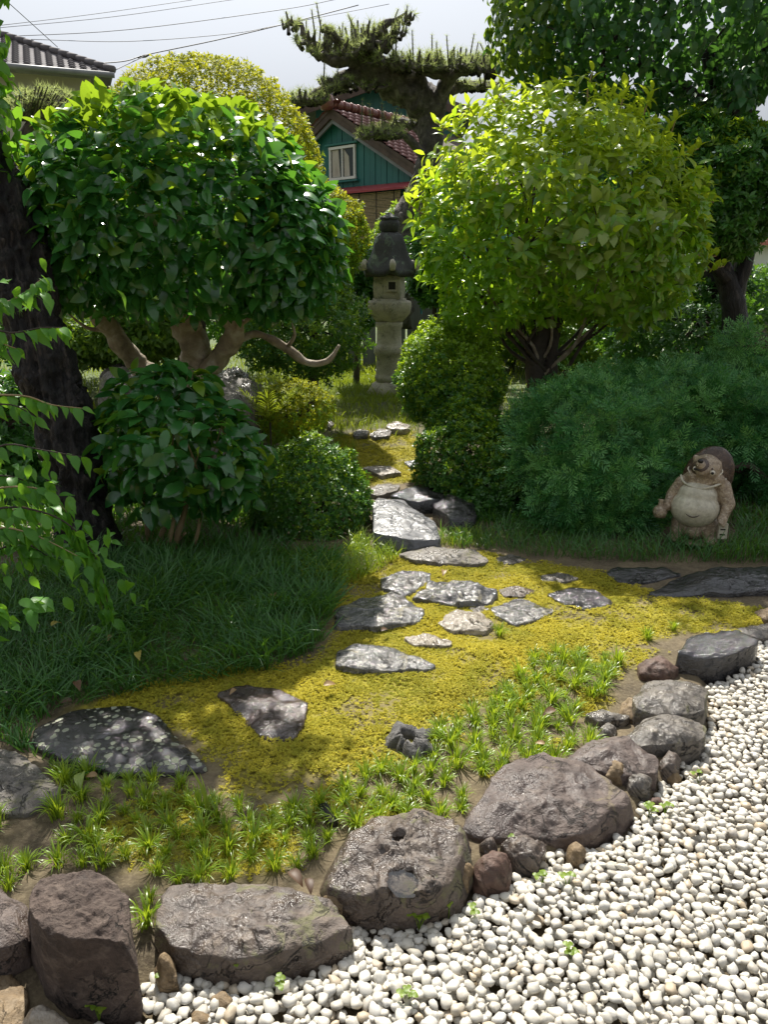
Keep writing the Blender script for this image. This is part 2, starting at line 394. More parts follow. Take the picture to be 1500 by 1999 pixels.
d = ray(812, 322); k = d[0]/d[1]; s_r = (HY*k - PK[0])/(math.cos(PHI) + k*math.sin(PHI)); yr = HY - s_r*math.sin(PHI); m_sl = (PK[2] - (CAM_H + yr*d[2]/d[1]))/s_r
def gp(s, z, off=0): return np.array([PK[0], PK[1], 0]) + G*s + ZV*z + R_*off
house = thing('green_house', 'dark green boarded house with a red brown tiled gable and one small white window', 'house', gp(0, .2))
SL, SR = -2.3, s_r + .4
zslope = lambda s: PK[2] - m_sl*abs(s)
nP = 26; xs = np.linspace(SL+.15, SR-.15, nP+1); zb = CAM_H - 1.0
wx0, wx1 = .42, 1.42
dW = ray(672, 315); zwin = CAM_H + (HY-.3)*dW[2]/dW[1]
kx = ray(671, 315)[0]/ray(671, 315)[1]; sw = ((HY+.25*math.cos(PHI))*kx - PK[0] - .25*math.sin(PHI))/(math.cos(PHI)+kx*math.sin(PHI))
for i in range(nP):                                  # boards of the gable wall, each a little proud or sunk
    a0, a1 = xs[i]+.008, xs[i+1]-.008; A = Acc()
    o_ = .25 + (.012 if i % 2 else 0)
    c = [gp(a0, zb, o_), gp(a1, zb, o_), gp(a1, zslope(a1)-.12, o_), gp(a0, zslope(a0)-.12, o_)]
    c2 = [p + R_*.05 for p in c]
    A.add(np.array(c+c2), [np.array([[0, 1, 2, 3], [0, 4, 5, 1], [3, 2, 6, 7], [0, 3, 7, 4], [1, 5, 6, 2]])])
    part('board', A, m_teal, house, False)
A = Acc(); A.add(np.array([gp(SL+.2, zb, .315), gp(SR-.2, zb, .315), gp(SR-.2, zslope(SR)-.1, .315), gp(0, PK[2]-.1, .315), gp(SL+.2, zslope(SL)-.1, .315)]), [np.array([[0, 1, 2], [0, 2, 3], [0, 3, 4]])])
A.add(np.array([gp(SR-.25, zb, .32), gp(SR-.25, zb, 7), gp(SR-.25, zslope(SR)-.1, 7), gp(SR-.25, zslope(SR)-.1, .32)]), [np.array([[0, 1, 2, 3]])])
part('wall', A, m_teal, house, False)
# window with frame, glass, curtains
axs = np.array([G, R_, ZV]); ww, wh = .95, .82
win = part('window', (lambda A: (A.add(*box(gp(sw, zwin, .225), (ww, .01, wh), axes=axs)), A)[1])(Acc()), m_glass, house, False)
A = Acc()
for dz in (-wh/2, wh/2): A.add(*box(gp(sw, zwin+dz, .2), (ww+.08, .07, .07), axes=axs))
for dx in (-ww/2, 0, ww/2): A.add(*box(gp(sw+dx, zwin, .2 if dx else .205), (.06 if dx else .04, .06, wh-.07), axes=axs))
part('frame', A, m_white, win, False)
for s0, s1 in ((-.41, -.1), (.06, .28)):
    A = Acc(); u = np.linspace(0, 1, 14); wv = .012*np.sin(u*20)
    lo = np.array([gp(sw+s0+(s1-s0)*q, zwin-wh/2+.05, .213-.004+w_*.3) for q, w_ in zip(u, wv)]); hi = np.array([gp(sw+s0+(s1-s0)*q*(.8), zwin+wh/2-.05-.2*(s0 > 0)*q, .213-.004+w_*.3) for q, w_ in zip(u, wv)])
    A.add(np.vstack([lo, hi]), [np.array([[i, i+1, 15+i, 14+i] for i in range(13)])]); part('curtain', A, m_curt, win)
A = Acc(); A.add(*box(gp(sw, zwin-wh/2-.08, .19), (ww+.25, .1, .05), axes=axs)); A.add(*box(gp(sw, zwin+wh/2+.09, .19), (ww+.3, .12, .05), axes=axs)); part('window_trim', A, m_teal, house, False)
# roof: two slopes of tiles, ridge tiles, barge boards
cosr = 1/math.hypot(1, m_sl); upR = norm(-G + ZV*m_sl); upL = norm(G + ZV*m_sl); slope_len = math.hypot(s_r+.5, (s_r+.5)*m_sl)
A = Acc()
for sg, s_e in ((1, s_r+.5), (-1, 2.6)):
    q = [gp(0, PK[2]+.02, -.1), gp(sg*s_e, PK[2]-m_sl*s_e+.02, -.1), gp(sg*s_e, PK[2]-m_sl*s_e+.02, 6), gp(0, PK[2]+.02, 6)]
    A.add(np.array(q+[p-ZV*.1 for p in q]), [np.array([[0, 1, 2, 3], [4, 7, 6, 5], [0, 4, 5, 1], [1, 5, 6, 2]])])
roof = part('roof', A, m_brown, house, False)
Cr = gp(s_r+.5, PK[2]-m_sl*(s_r+.5)+.05, -.12)
tiled(roof, Cr, R_, upR, lambda w, l: [(w*(i+.5), l*j) for j in range(int(slope_len/l)) for i in range(12)], .27, .27, m_rtile, 260)
Cl = gp(-2.6, PK[2]-m_sl*2.6+.05, -.12)
tiled(roof, Cl, R_, upL, lambda w, l: [(w*(i+.5), l*j) for j in range(int(2.6*math.hypot(1, m_sl)/l)+1) for i in range(1)], .27, .27, m_rtile, 30)
for i in range(14):
    V, F = tube([gp(0, PK[2]+.12, -.15+i*.3), gp(0, PK[2]+.12, .17+i*.3)], [.13, .12], 10, sub=1); A = Acc(); A.add(V, F)
    V, F = tube([gp(0, PK[2]+.12, -.16+i*.3), gp(0, PK[2]+.12, -.09+i*.3)], [.145, .145], 10, sub=1); A.add(V, F); part('ridge_tile', A, m_rtile, roof)
A = Acc(); A.add(*lathe([(0, -.22), (.17, -.2), (.2, -.05), (.2, .05), (.16, .16), (0, .2)], 14, gp(0, PK[2]+.14, -.2))); part('ridge_end', A, m_rtile, roof)
for sg, s_e in ((1, s_r+.55), (-1, 2.65)):
    for dz, th, of, mt in ((-.16, .2, -.08, m_brown), (-.32, .1, .0, m_metal)):
        q = [gp(0, PK[2]+dz+th/2, of), gp(sg*s_e, PK[2]-m_sl*s_e+dz+th/2, of), gp(sg*s_e, PK[2]-m_sl*s_e+dz-th/2, of), gp(0, PK[2]+dz-th/2, of)]
        A = Acc(); A.add(np.array(q+[p+R_*.06 for p in q]), [np.array([[0, 1, 2, 3], [4, 7, 6, 5], [0, 4, 5, 1], [3, 2, 6, 7], [1, 5, 6, 2]])]); part('barge_board', A, mt, house, False)
# red sheet awning and bamboo blind below it
kz = ray(745, 372); zaw = CAM_H + (HY-1.4)*kz[2]/kz[1]
A = Acc(); q = [gp(-2.2, zaw, -.55), gp(SR-.3, zaw, -.55), gp(SR-.3, zaw+.22, .24), gp(-2.2, zaw+.22, .24)]
A.add(np.array(q+[p-ZV*.05 for p in q]), [np.array([[0, 1, 2, 3], [4, 7, 6, 5], [0, 4, 5, 1], [1, 5, 6, 2]])]); part('awning', A, m_red, house, False)
bl = thing('bamboo_blind', 'rolled out bamboo blind hanging under the red awning of the green house', 'blind', gp(.8, zaw-1.6, -.4))
for i in range(46):
    A = Acc(); z = zaw-.08-i*.036; V, F = tube([gp(-1.3, z, -.4+.004*math.sin(i*9)), gp(SR-.6, z+.004*math.sin(i*5), -.4)], .016, 5, sub=1); A.add(V, F); part('slat', A, m_bamboo, bl)
for s_ in np.arange(-1.1, SR-.7, .62):
    A = Acc(); V, F = tube([gp(s_, zaw-.05, -.42), gp(s_, zaw-1.7, -.42)], .012, 5, sub=1); A.add(V, F); part('cord', A, m_dark, bl)

# taller green building behind
BY = 29.0; bp_ = lambda px, py: at(px, py, BY)
hb = thing('green_building', 'taller teal boarded building with a low gable rising behind the pine tree', 'building', bp_(760, 560))
pk, le, re_ = bp_(742, 158), bp_(560, 224), bp_(925, 224); lw, rw = bp_(616, 205), bp_(890, 210)
nb = 22
for i in range(nb):
    f0, f1 = i/nb+.001, (i+1)/nb-.001; A = Acc(); x0, x1 = lw[0]+(rw[0]-lw[0])*f0, lw[0]+(rw[0]-lw[0])*f1
    zt = lambda x: pk[2]-.12 - abs(x-pk[0])*((pk[2]-le[2])/(pk[0]-le[0])); yo = BY + (.015 if i % 2 else 0)
    c = [[x0, yo, zb], [x1, yo, zb], [x1, yo, zt(x1)], [x0, yo, zt(x0)]]
    A.add(np.array(c+[[p[0], yo+.06, p[2]] for p in c]), [np.array([[0, 1, 2, 3], [0, 4, 5, 1], [3, 2, 6, 7], [0, 3, 7, 4], [1, 5, 6, 2]])]); part('board', A, m_teal, hb, False)
A = Acc(); xa, xb = lw[0]+.02, rw[0]-.02
A.add(np.array([[xa, BY+.08, zb], [xb, BY+.08, zb], [xb, BY+.08, zt(xb)-.05], [pk[0], BY+.08, pk[2]-.2], [xa, BY+.08, zt(xa)-.05], [xa, BY+9, zb], [xa, BY+9, zt(xa)-.05], [xb, BY+9, zb], [xb, BY+9, zt(xb)-.05]]), [np.array([[0, 1, 2], [0, 2, 3], [0, 3, 4]]), np.array([[0, 4, 6, 5], [1, 7, 8, 2]])]); part('wall', A, m_teal, hb, False)
for e in (le, re_):
    A = Acc(); q = [pk+[0, -.7, .05], e+[0, -.7, .05], e+[0, 9, .05], pk+[0, 9, .05]]
    A.add(np.array(q+[p-ZV*.16 for p in q]), [np.array([[0, 1, 2, 3], [4, 7, 6, 5], [0, 4, 5, 1], [1, 5, 6, 2]])]); part('roof', A, m_gtile, hb, False)
    A = Acc(); q = [pk+[0, -.72, -.1], e+[0, -.72, -.1], e+[0, -.72, -.34], pk+[0, -.72, -.34]]; A.add(np.array(q+[p+np.array([0, .08, 0]) for p in q]), [np.array([[0, 1, 2, 3], [4, 7, 6, 5], [0, 4, 5, 1], [3, 2, 6, 7], [1, 5, 6, 2]])]); part('barge_board', A, m_brown, hb, False)

# grey tiled house on the left
LY = 24.0; C0 = at(222, 141, LY); dE = ray(-150, 108); YE = (C0[2]-CAM_H)*dE[1]/dE[2]; E0 = np.array([dE[0]/dE[1]*YE, YE, C0[2]])
U0 = norm(E0-C0); In = norm(np.cross(U0, ZV)); In = In if In[1] > 0 else -In; sl = math.tan(math.radians(24)); Wl = norm(In + ZV*sl); Ltot = float(np.linalg.norm(E0-C0))
lh = thing('grey_roofed_house', 'cream walled house under a grey tiled hip roof at the far left', 'house', (C0+E0)/2*np.array([1, 1, 0])+np.array([0, 0, .2]))
A = Acc(); B_ = 4.6; q = [C0, E0, E0+Wl*B_, C0+U0*4.0+Wl*B_]; A.add(np.array(q+[p-ZV*.12 for p in q]), [np.array([[0, 3, 2, 1], [4, 5, 6, 7], [0, 1, 5, 4]])])
q = [C0, C0+U0*4.0+Wl*B_, C0+In*9+U0*4.0+ZV*(Wl*B_)[2], C0+In*11]; A.add(np.array(q), [np.array([[0, 3, 2, 1]])])
lroof = part('roof', A, m_gtile, lh, False)
tw_, tl_ = .285, .255
cells = [(tw_*(i+.5), tl_*j) for j in range(int(B_/tl_)) for i in range(int(Ltot/tw_)) if tw_*i > tl_*j*4.0/B_]
def vis_tiles(w, l):
    ps = np.array([C0+U0*a+Wl*b for a, b in cells]); x, y, _ = project(ps); return [c for c, xx in zip(cells, x) if xx > -25]
tiled(lroof, C0, -U0 if np.cross(U0, Wl)[2] < 0 else U0, Wl, (lambda w, l: [(-a, b) for a, b in vis_tiles(w, l)]) if np.cross(U0, Wl)[2] < 0 else vis_tiles, tw_, tl_, m_gtile, 300)
for i in range(18):
    f = i/18; A = Acc(); p0 = C0+(U0*4.0+Wl*B_)*f+ZV*.06; p1 = C0+(U0*4.0+Wl*B_)*(f+1/17)+ZV*.06; V, F = tube([p0, p1], [.10, .09], 8, sub=1); A.add(V, F); part('ridge_tile', A, m_gtile, lroof)
A = Acc(); V, F = tube([C0-In*.12-ZV*.1+U0*.0, E0-In*.12-ZV*.1], .075, 8, sub=1); A.add(V, F); part('gutter', A, m_metal, lh)
A = Acc(); ws = C0+In*.6+U0*.6; we = E0+In*.6
A.add(np.array([[ws[0], ws[1], 0], [we[0], we[1], 0], [we[0], we[1], we[2]-.1], [ws[0], ws[1], ws[2]-.1]]), [np.array([[0, 3, 2, 1]])]); A.add(np.array([[ws[0], ws[1], 0], [ws[0], ws[1], ws[2]-.1], *( [ws+In*8-np.array([0, 0, ws[2]]), ws+In*8-ZV*.1])]), [np.array([[0, 1, 3, 2]])]); part('wall', A, m_cream, lh, False)

# small white building with a red roof at the right edge
wb = thing('white_shed', 'low white walled shed with a faded red roof glimpsed past the dark tree trunk', 'shed', at(1530, 560, 20)*np.array([1, 1, 0])+np.array([0, 0, .2]))
a0, a1 = at(1440, 472, 20), at(1700, 472, 20); zt_ = a0[2]
m_pale = simple('white_plaster', [(.3, (.6, .6, .58)), (.7, (.72, .72, .7))], 2, .8); m_fred = simple('faded_red_roof', [(.3, (.36, .10, .08)), (.7, (.46, .17, .14))], 2, .7)
A = Acc(); A.add(*box(((a0[0]+a1[0])/2, 22, zt_/2), (a1[0]-a0[0]-.3, 3.6, zt_))); part('wall', A, m_pale, wb, False)
A = Acc(); zr = zt_+.02; q = [[a0[0]-.1, 19.9, zr], [a1[0], 19.9, zr], [a1[0], 22, zr+.75], [a0[0]-.1, 22, zr+.75]]; A.add(np.array(q+[[p[0], p[1], p[2]-.1] for p in q]), [np.array([[0, 1, 2, 3], [4, 7, 6, 5], [0, 4, 5, 1], [0, 3, 7, 4]])]); part('roof', A, m_fred, wb, False)
# grey board fence behind the lantern
fn = thing('board_fence', 'low grey board fence half hidden behind the stone lantern', 'fence', (.75, 10.6, hz(.75, 10.6)))
m_fence = simple('grey_boards', [(.3, (.12, .125, .125)), (.7, (.22, .225, .22))], 5, .8, .3, 40, 0, 5, (1, 1, .1))
for i in range(16):
    A = Acc(); A.add(*box((-.6+i*.2, 10.6+.01*(i % 2), .23+.62+.02*math.sin(i*3)), (.175, .03, 1.25))); part('board', A, m_fence, fn, False)
for z in (.45, 1.25):
    A = Acc(); A.add(*box((.9, 10.65, z), (3.3, .05, .08))); part('rail', A, m_fence, fn, False)

# power lines
m_wire = simple('cable', [(.3, (.05, .05, .055)), (.7, (.07, .07, .075))], 3, .6)
for lab, Y0, Y1, pts, r in (('power line rising steeply across the top left corner of the sky', 20, 22, [(10, 0), (60, 45), (112, 92)], .009),
        ('topmost long power line crossing the grey sky', 26, 30, [(-20, 52), (180, 28), (375, 0)], .008),
        ('second long power line just under the topmost one', 26, 30, [(-20, 56), (220, 33), (450, 0), (470, -3)], .008),
        ('power line ending over the tallest pine shoots, third from the top', 26, 30, [(0, 72), (250, 58), (550, 19), (660, -2)], .010),
        ('sagging power line lowest above the clipped bushes', 26, 30, [(60, 77), (250, 81), (450, 66), (550, 48), (760, 8)], .009),
        ('thick power cable with a clamp running down behind the pine', 25, 30, [(190, 124), (245, 119), (290, 106), (420, 79), (560, 46), (700, 10)], .016)):
    P = [at(x, y, Y0+(Y1-Y0)*i/(len(pts)-1)) for i, (x, y) in enumerate(pts)]; A = Acc(); V, F = tube(P, r, 5, sub=5); A.add(V, F)
    if 'clamp' in lab:
        c = thing('power_line', lab, 'cable', P[0]); part('cable', A, m_wire, c)
        A = Acc(); V, F = tube([P[2]-[.35, 0, .10], P[2]-[.12, 0, .05], P[2]+[0.05, 0, 0.0]], [.02, .05, .02], 6); A.add(V, F); part('clamp', A, m_wire, c)
        A = Acc(); V, F = tube([P[0]+[.3, 0, -.25], (P[0]+P[2])/2-[0, 0, .18], P[2]], .012, 5); A.add(V, F); part('stay_wire', A, m_wire, c)
    else: solo('power_line', A, m_wire, lab, 'cable', base=P[0])

# ------------------------------------------------------------------ stone lantern
LC = at(760, 770, 8.1); LC[2] = hz(LC[0], LC[1])-.02
dep = project(LC)[2][0]; PXM = dep/FOC/1.0
m_granite = rockmat('lantern_granite', (.31, .28, .22), (.52, .475, .39), (.18, .165, .13), 3, .05, .5, 0, patch=.3, patch_col=(.10, .12, .085), fine=90)
m_lroof = rockmat('lantern_dark_cap', (.018, .018, .02), (.05, .05, .05), (.03, .03, .03), 4, .1, .5, lichen=.5, lichen_col=(.22, .27, .20), lscale=9, patch=.5, patch_col=(.10, .13, .10), fine=60)
lan = thing('stone_lantern', 'tall carved stone garden lantern with dark mossy cap and square window', 'lantern', LC)
zpx = lambda py: CAM_H + LC[1]*ray(760, py)[2]/ray(760, py)[1] - LC[2]       # heights along the lantern's axis
zr_ = lambda px_: px_*PXM
def lpart(name, prof, mat, n=32, ngon=None, ph=0.0, bump=.012):
    V, F = lathe([(zr_(r), zpx(y)) for r, y in prof], n, LC, ph, ngon)
    V = V + (fbm(V*9, 3, 4)*bump)[:, None]*norm((V-LC)*np.array([1, 1, .2])); A = Acc(); A.add(V, F); return part(name, A, mat, lan)
lpart('base_stone', [(0, 778), (43, 778), (44, 765), (40, 752), (33, 746), (28, 743), (0, 743)], m_granite, 36, 6, .3, .03)
lpart('shaft', [(0, 744), (27, 744), (28, 737), (26, 733), (24.5, 731), (24, 727), (23.5, 698), (25, 695), (26, 693), (28.5, 689), (29, 683), (28, 677), (26, 675), (24.5, 672), (23.5, 669), (23, 641), (25, 638), (25.5, 634), (26, 628), (0, 626)], m_granite, 40)
lpart('platform', [(0, 629), (27, 628), (34, 622), (43, 611), (46, 602), (46.5, 592), (45, 588), (36, 587), (35, 583), (0, 582)], m_granite, 48, 6, .55, .01)
fb = lpart('firebox', [(0, 586), (31, 586), (35, 580), (36, 560), (35, 541), (33, 536), (0, 535)], m_granite, 48, 4, math.radians(-57), .006)
# square window opening in the firebox: dark block on solid face painting its shade, raised rim
fd = np.array([math.sin(math.radians(-12)), -math.cos(math.radians(-12)), 0]); fx = np.array([fd[1]*-1, fd[0], 0]); ax3 = np.array([fx, fd, ZV])
zc = LC[2] + zpx(557.5); ap = zr_(36)*math.cos(math.pi/4)
wc = np.array([LC[0], LC[1], zc]) + fd*(ap+.004) + fx*zr_(11)
A = Acc(); A.add(*box(wc, (.075, .02, .075), axes=ax3)); part('opening', A, m_dark, fb, False)
A = Acc()
for dx, dz, sx, sz in ((0, .046, .115, .02), (0, -.046, .115, .02), (.046, 0, .02, .072), (-.046, 0, .02, .072)): A.add(*box(wc + fx*dx + ZV*dz + fd*.006, (sx, .026, sz), axes=ax3))
part('rim', A, m_granite, fb, False)
# hexagonal cap with upturned corners
n = 72; prof = [(8, 452), (20, 455), (27, 462), (31, 475), (34, 490), (39, 506), (45, 518), (51, 527), (54, 533), (51, 540), (36, 537), (0, 537)]
V, F = lathe([(zr_(r), zpx(y)) for r, y in prof], n, (0, 0, 0), .62, 6); a = np.arctan2(V[:, 1], V[:, 0]) - .62; rr = np.hypot(V[:, 0], V[:, 1])/zr_(54)
cor = np.abs(np.cos(3*a))**6; kk = np.clip(rr-.45, 0, 1)
V[:, 2] += cor*kk*.085 - (1-cor)*kk*.015; V[:, :2] *= (1 + .10*cor*kk)[:, None]
V[:, 2] += .006*fbm(V*14, 3, 2); A = Acc(); A.add(V+LC, F); cap = part('cap', A, m_lroof, lan)
for i in range(6):
    aa = .62 + i*math.pi/3; r0 = zr_(56); c = LC + np.array([math.cos(aa)*r0, math.sin(aa)*r0, zpx(527)+.05])
    V, F = tube([c+[0, 0, -.05], c+[math.cos(aa)*.015, math.sin(aa)*.015, 0], c+[-math.cos(aa)*.02, -math.sin(aa)*.02, .035]], [.028, .034, .02], 8); A = Acc(); A.add(V, F); part('scroll', A, m_granite, cap)
lpart('finial', [(0, 455), (15, 455), (17, 448), (19, 440), (18, 433), (15, 430), (19, 427), (17, 424), (9, 421), (5, 417), (0, 415)], m_lroof, 28)
# ------------------------------------------------------------------ plants: leaf shapes
def leaf_t(w=.5, n=4, fold=.12, curl=.18, tip=1.0, skew=0.0):
    """one leaf along +Y, length 1: folded along the midrib, curling down to a point"""
    V = [[0, 0, 0]]; T = []; ys = np.linspace(0, 1, n+1)[1:-1] if n < 5 else np.array([.10, .30, .52, .74, .91])[:n]
    for y in ys:
        hw = w*.5*(math.sin(math.pi*y**.85)**.75); z = -curl*y*y + .05*math.sin(y*3)
        V += [[-hw, y-.02, z+fold*hw*2], [0, y, z], [hw, y-.02, z+fold*hw*2+skew*hw]]
    V.append([0, tip, -curl*1.15]); e = len(V)-1
    T += [[0, 2, 1], [0, 3, 2]]
    for i in range(len(ys)-1):
        a = 1+3*i; T += [[a, a+1, a+4], [a, a+4, a+3], [a+1, a+2, a+5], [a+1, a+5, a+4]]
    a = 1+3*(len(ys)-1); T += [[a, a+1, e], [a+1, a+2, e]]
    return np.array(V), np.array(T)
def leaf_s(w=.45, fold=.1, curl=.1):
    return np.array([[0, 0, 0], [-w/2, .5, fold*w], [0, .55, -.02], [w/2, .5, fold*w], [0, 1, -curl]]), np.array([[0, 2, 1], [0, 3, 2], [1, 2, 4], [2, 3, 4]])
def leaf_q(w=.45, curl=.1):
    return np.array([[0, 0, 0], [-w/2, .52, .06], [w/2, .52, .06], [0, 1, -curl]]), np.array([[0, 2, 1], [1, 2, 3]])
def rosette(k, leaf, tilt=(.4, 1.0), rise=.4, size=(.7, 1.0), seed=0):
    """a twig tip: k leaves round the axis +Z"""
    r = np.random.default_rng(seed); LV, LT = leaf; V = []; T = []
    for i in range(k):
        a = i*2.39996 + r.uniform(-.3, .3); ti = r.uniform(*tilt); h = rise*i/k; s = r.uniform(*size)
        d = np.array([math.cos(a)*math.cos(ti), math.sin(a)*math.cos(ti), math.sin(ti)]); X, Y, Z = basis(d[None], np.array([[0, 0, 1.0]]) + r.normal(0, .15, (1, 3)))
        T.append(LT + len(LV)*i); V.append(np.array([0, 0, h]) + s*(LV[:, :1]*X + LV[:, 1:2]*Y + LV[:, 2:]*Z))
    return np.vstack(V), np.vstack(T)

def crown(ells, n, depth=.14, lump=.12, freq=2.6, seed=0, zmin=None, holes=0.0, hfreq=3.0, zpow=None):
    """points in the outer shell of a union of ellipsoids, with their outward direction"""
    ar = np.array([np.prod(np.asarray(e[1]))**(2/3) for e in ells]); pr = ar/ar.sum(); P = []; Q = []
    for (c, r), f in zip(ells, pr):
        m = int(n*f*1.9)+4; d = norm(RNG.normal(size=(m, 3))); c = np.asarray(c, float); r = np.asarray(r, float)
        k = 1 + lump*fbm(d*freq + c*3, 3, seed) - np.minimum(RNG.exponential(depth, m), .6)
        p = c + d*r*k[:, None]; nn = norm(d/r)
        ok = np.ones(m, bool)
        for c2, r2 in ells:
            if c2 is not c and not np.allclose(c, c2): ok &= (((p-np.asarray(c2))/np.asarray(r2))**2).sum(1) > .72
        if zmin is not None: ok &= p[:, 2] > zmin + .05*fbm(p*4, 2, 3)
        if holes: ok &= fbm(p*hfreq, 3, seed+7) > holes
        p = p[ok]; nn = nn[ok]; kk = int(n*f); P.append(p[:kk]); Q.append(nn[:kk])
    return np.vstack(P), np.vstack(Q)

def largest(P, D, L, Nn, limit=300, cell=13, minpx=14):
    """indices of the leaves that show largest in the photograph"""
    C = P + D*(L*.5)[:, None]; x, y, d = project(C); px = L*FOC/np.maximum(d, .1)
    v = norm(C - np.array([0, 0, CAM_H])); face = np.abs((v*Nn).sum(1))
    ok = (x > 0) & (x < 1500) & (y > 0) & (y < 1999) & (d > .2); idx = np.where(ok)[0]
    cx = (x[idx]/cell).astype(int); cy = (y[idx]/cell).astype(int); best = {}
    for i, a, b in zip(idx, cx, cy):
        k = (a, b)
        if k not in best or d[i] < d[best[k]]: best[k] = i
    c = np.array(list(best.values()), int)
    if len(c) == 0: return c
    sc = px[c]*(.25+face[c]); c = c[px[c] > minpx]; sc = px[c]*(.25+face[c])
    return c[np.argsort(-sc)][:limit]
def leaves(parent, P, D, Nn, L, tmpls, mat, mat_young_or_lit=None, young=None, limit=300, minpx=14, W=None):
    """leaves of one plant: the ones that show largest are objects, the rest one part of kind stuff"""
    base = np.array(wloc(parent)); X, Y, Z = basis(D, Nn); young = np.zeros(len(P), bool) if young is None else young
    pick = largest(P, Y, L, Z, limit, minpx=minpx) if limit else np.array([], int); rest = np.ones(len(P), bool); rest[pick] = False
    W = np.ones(len(P)) if W is None else W
    meshes = {}
    which = RNG.integers(0, len(tmpls), len(P))
    for i in pick:
        k = (which[i], bool(young[i]))
        if k not in meshes: meshes[k] = mesh_from('leaf', tmpls[k[0]][0], [tmpls[k[0]][1]], [mat_young_or_lit if k[1] else mat])
        o = link('leaf', meshes[k], parent); p = P[i]-base; s = L[i]
        o.matrix_local = Matrix(((X[i, 0]*s*W[i], Y[i, 0]*s, Z[i, 0]*s, p[0]), (X[i, 1]*s*W[i], Y[i, 1]*s, Z[i, 1]*s, p[1]), (X[i, 2]*s*W[i], Y[i, 2]*s, Z[i, 2]*s, p[2]), (0, 0, 0, 1)))
    for yg, mt, nm in ((False, mat, 'foliage'), (True, mat_young_or_lit, 'young_foliage')):
        A = Acc()
        for w in range(len(tmpls)):
            s = rest & (which == w) & (young == yg)
            if s.any(): stamp(A, tmpls[w][0], tmpls[w][1], P[s], X[s], Y[s], Z[s], np.stack([L[s]*W[s], L[s], L[s]], 1))
        if A.n: part(nm, A, mt, parent, kind='stuff')
def leaf_dirs(P, Q, up=.5, droop=.35, rnd=.5, out=.45):
    n = len(P); Nn = norm(Q*.7 + np.array([0, 0, up]) + RNG.normal(0, rnd*.6, (n, 3)))
    D = norm(Q*out + RNG.normal(0, .6, (n, 3)) - np.array([0, 0, droop])); D = norm(D - Nn*(D*Nn).sum(1, keepdims=True)*.85); return D, Nn
def twigs(parent, starts, P, mat, r0=.012, n=14, name='branch', merge=False, bump=.1):
    """limbs from the trunk's top into the crown"""
    ends = P[RNG.choice(len(P), min(n, len(P)), False)]; AA = Acc()
    for e in ends:
        s = starts[np.argmin(np.linalg.norm(starts-e, axis=1) + RNG.random(len(starts))*.3)]
        mid = s*.5+e*.5 + RNG.normal(0, .06, 3)*np.linalg.norm(e-s); mid[2] -= .05*np.linalg.norm(e-s)
        V, F = tube([s, mid, e], [r0, r0*.6, r0*.2], 6, bump, 20, sub=4)
        if merge: AA.add(V, F)
        else: A = Acc(); A.add(V, F); part(name, A, mat, parent)
    if merge: part(name, AA, mat, parent, kind='stuff')
def ell(px, py, rx, ry, Y, ry_depth=None, dz=0):
    """an ellipsoid from its outline in the photograph: centre and half sizes in pixels"""
    c = at(px, py, Y); d = project(c)[2][0]; k = d/FOC
    return (c, np.array([rx*k, (ry_depth if ry_depth is not None else (rx+ry)/2*k), ry*k]))

# ------------------------------------------------------------------ plant materials
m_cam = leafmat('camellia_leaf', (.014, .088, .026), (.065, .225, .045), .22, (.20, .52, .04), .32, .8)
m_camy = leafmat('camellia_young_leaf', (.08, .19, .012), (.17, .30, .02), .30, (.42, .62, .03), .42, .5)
m_az = leafmat('azalea_leaf', (.16, .22, .014), (.28, .30, .02), .55, (.58, .58, .03), .42, .15)
m_azd = leafmat('azalea_dark_leaf', (.06, .16, .014), (.15, .26, .02), .5, (.42, .60, .03), .40, .2)
m_box = leafmat('box_leaf', (.10, .22, .014), (.22, .35, .02), .38, (.50, .70, .02), .40)
m_boxd = leafmat('dense_box_leaf', (.028, .11, .018), (.07, .19, .028), .33, (.26, .50, .03), .32)
m_osm = leafmat('osmanthus_leaf', (.08, .22, .014), (.18, .36, .024), .32, (.52, .80, .03), .42, .6)
m_osmy = leafmat('osmanthus_young_leaf', (.20, .34, .016), (.32, .43, .025), .35, (.66, .80, .04), .48)
m_osmo = leafmat('osmanthus_olive_leaf', (.15, .24, .045), (.27, .36, .075), .30, (.44, .58, .07), .30, .6)
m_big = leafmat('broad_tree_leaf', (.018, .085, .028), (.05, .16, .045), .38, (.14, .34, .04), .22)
m_big_lit = leafmat('broad_tree_lit_leaf', (.05, .12, .016), (.10, .18, .022), .40, (.36, .52, .04), .42)  # paler copy of the tree's leaf, sunlight put into its colour
m_drk = leafmat('dark_bush_leaf', (.03, .12, .022), (.075, .22, .036), .35, (.20, .42, .03), .3)
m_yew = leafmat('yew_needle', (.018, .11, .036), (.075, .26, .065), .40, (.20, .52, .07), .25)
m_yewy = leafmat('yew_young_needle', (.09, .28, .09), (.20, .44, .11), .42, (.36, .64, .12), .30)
m_pin = leafmat('pine_needle', (.17, .24, .08), (.36, .42, .18), .5, (.50, .58, .18), .45, .2)
m_spr = leafmat('serrated_leaf', (.05, .19, .02), (.11, .30, .03), .45, (.34, .68, .04), .40)
m_gra = leafmat('grass_blade', (.024, .10, .026), (.066, .185, .036), .36, (.22, .44, .03), .35)
m_mon = leafmat('mondo_blade', (.11, .21, .016), (.24, .35, .03), .36, (.56, .70, .035), .35)
m_lawn = leafmat('lawn_blade', (.10, .18, .014), (.20, .26, .022), .5, (.44, .54, .03), .35)
m_moss = leafmat('moss_sprig', (.25, .245, .026), (.58, .49, .05), .75, (.66, .58, .05), .30, .2)
m_back = leafmat('background_leaf', (.06, .15, .02), (.14, .25, .03), .5, (.40, .58, .04), .4)
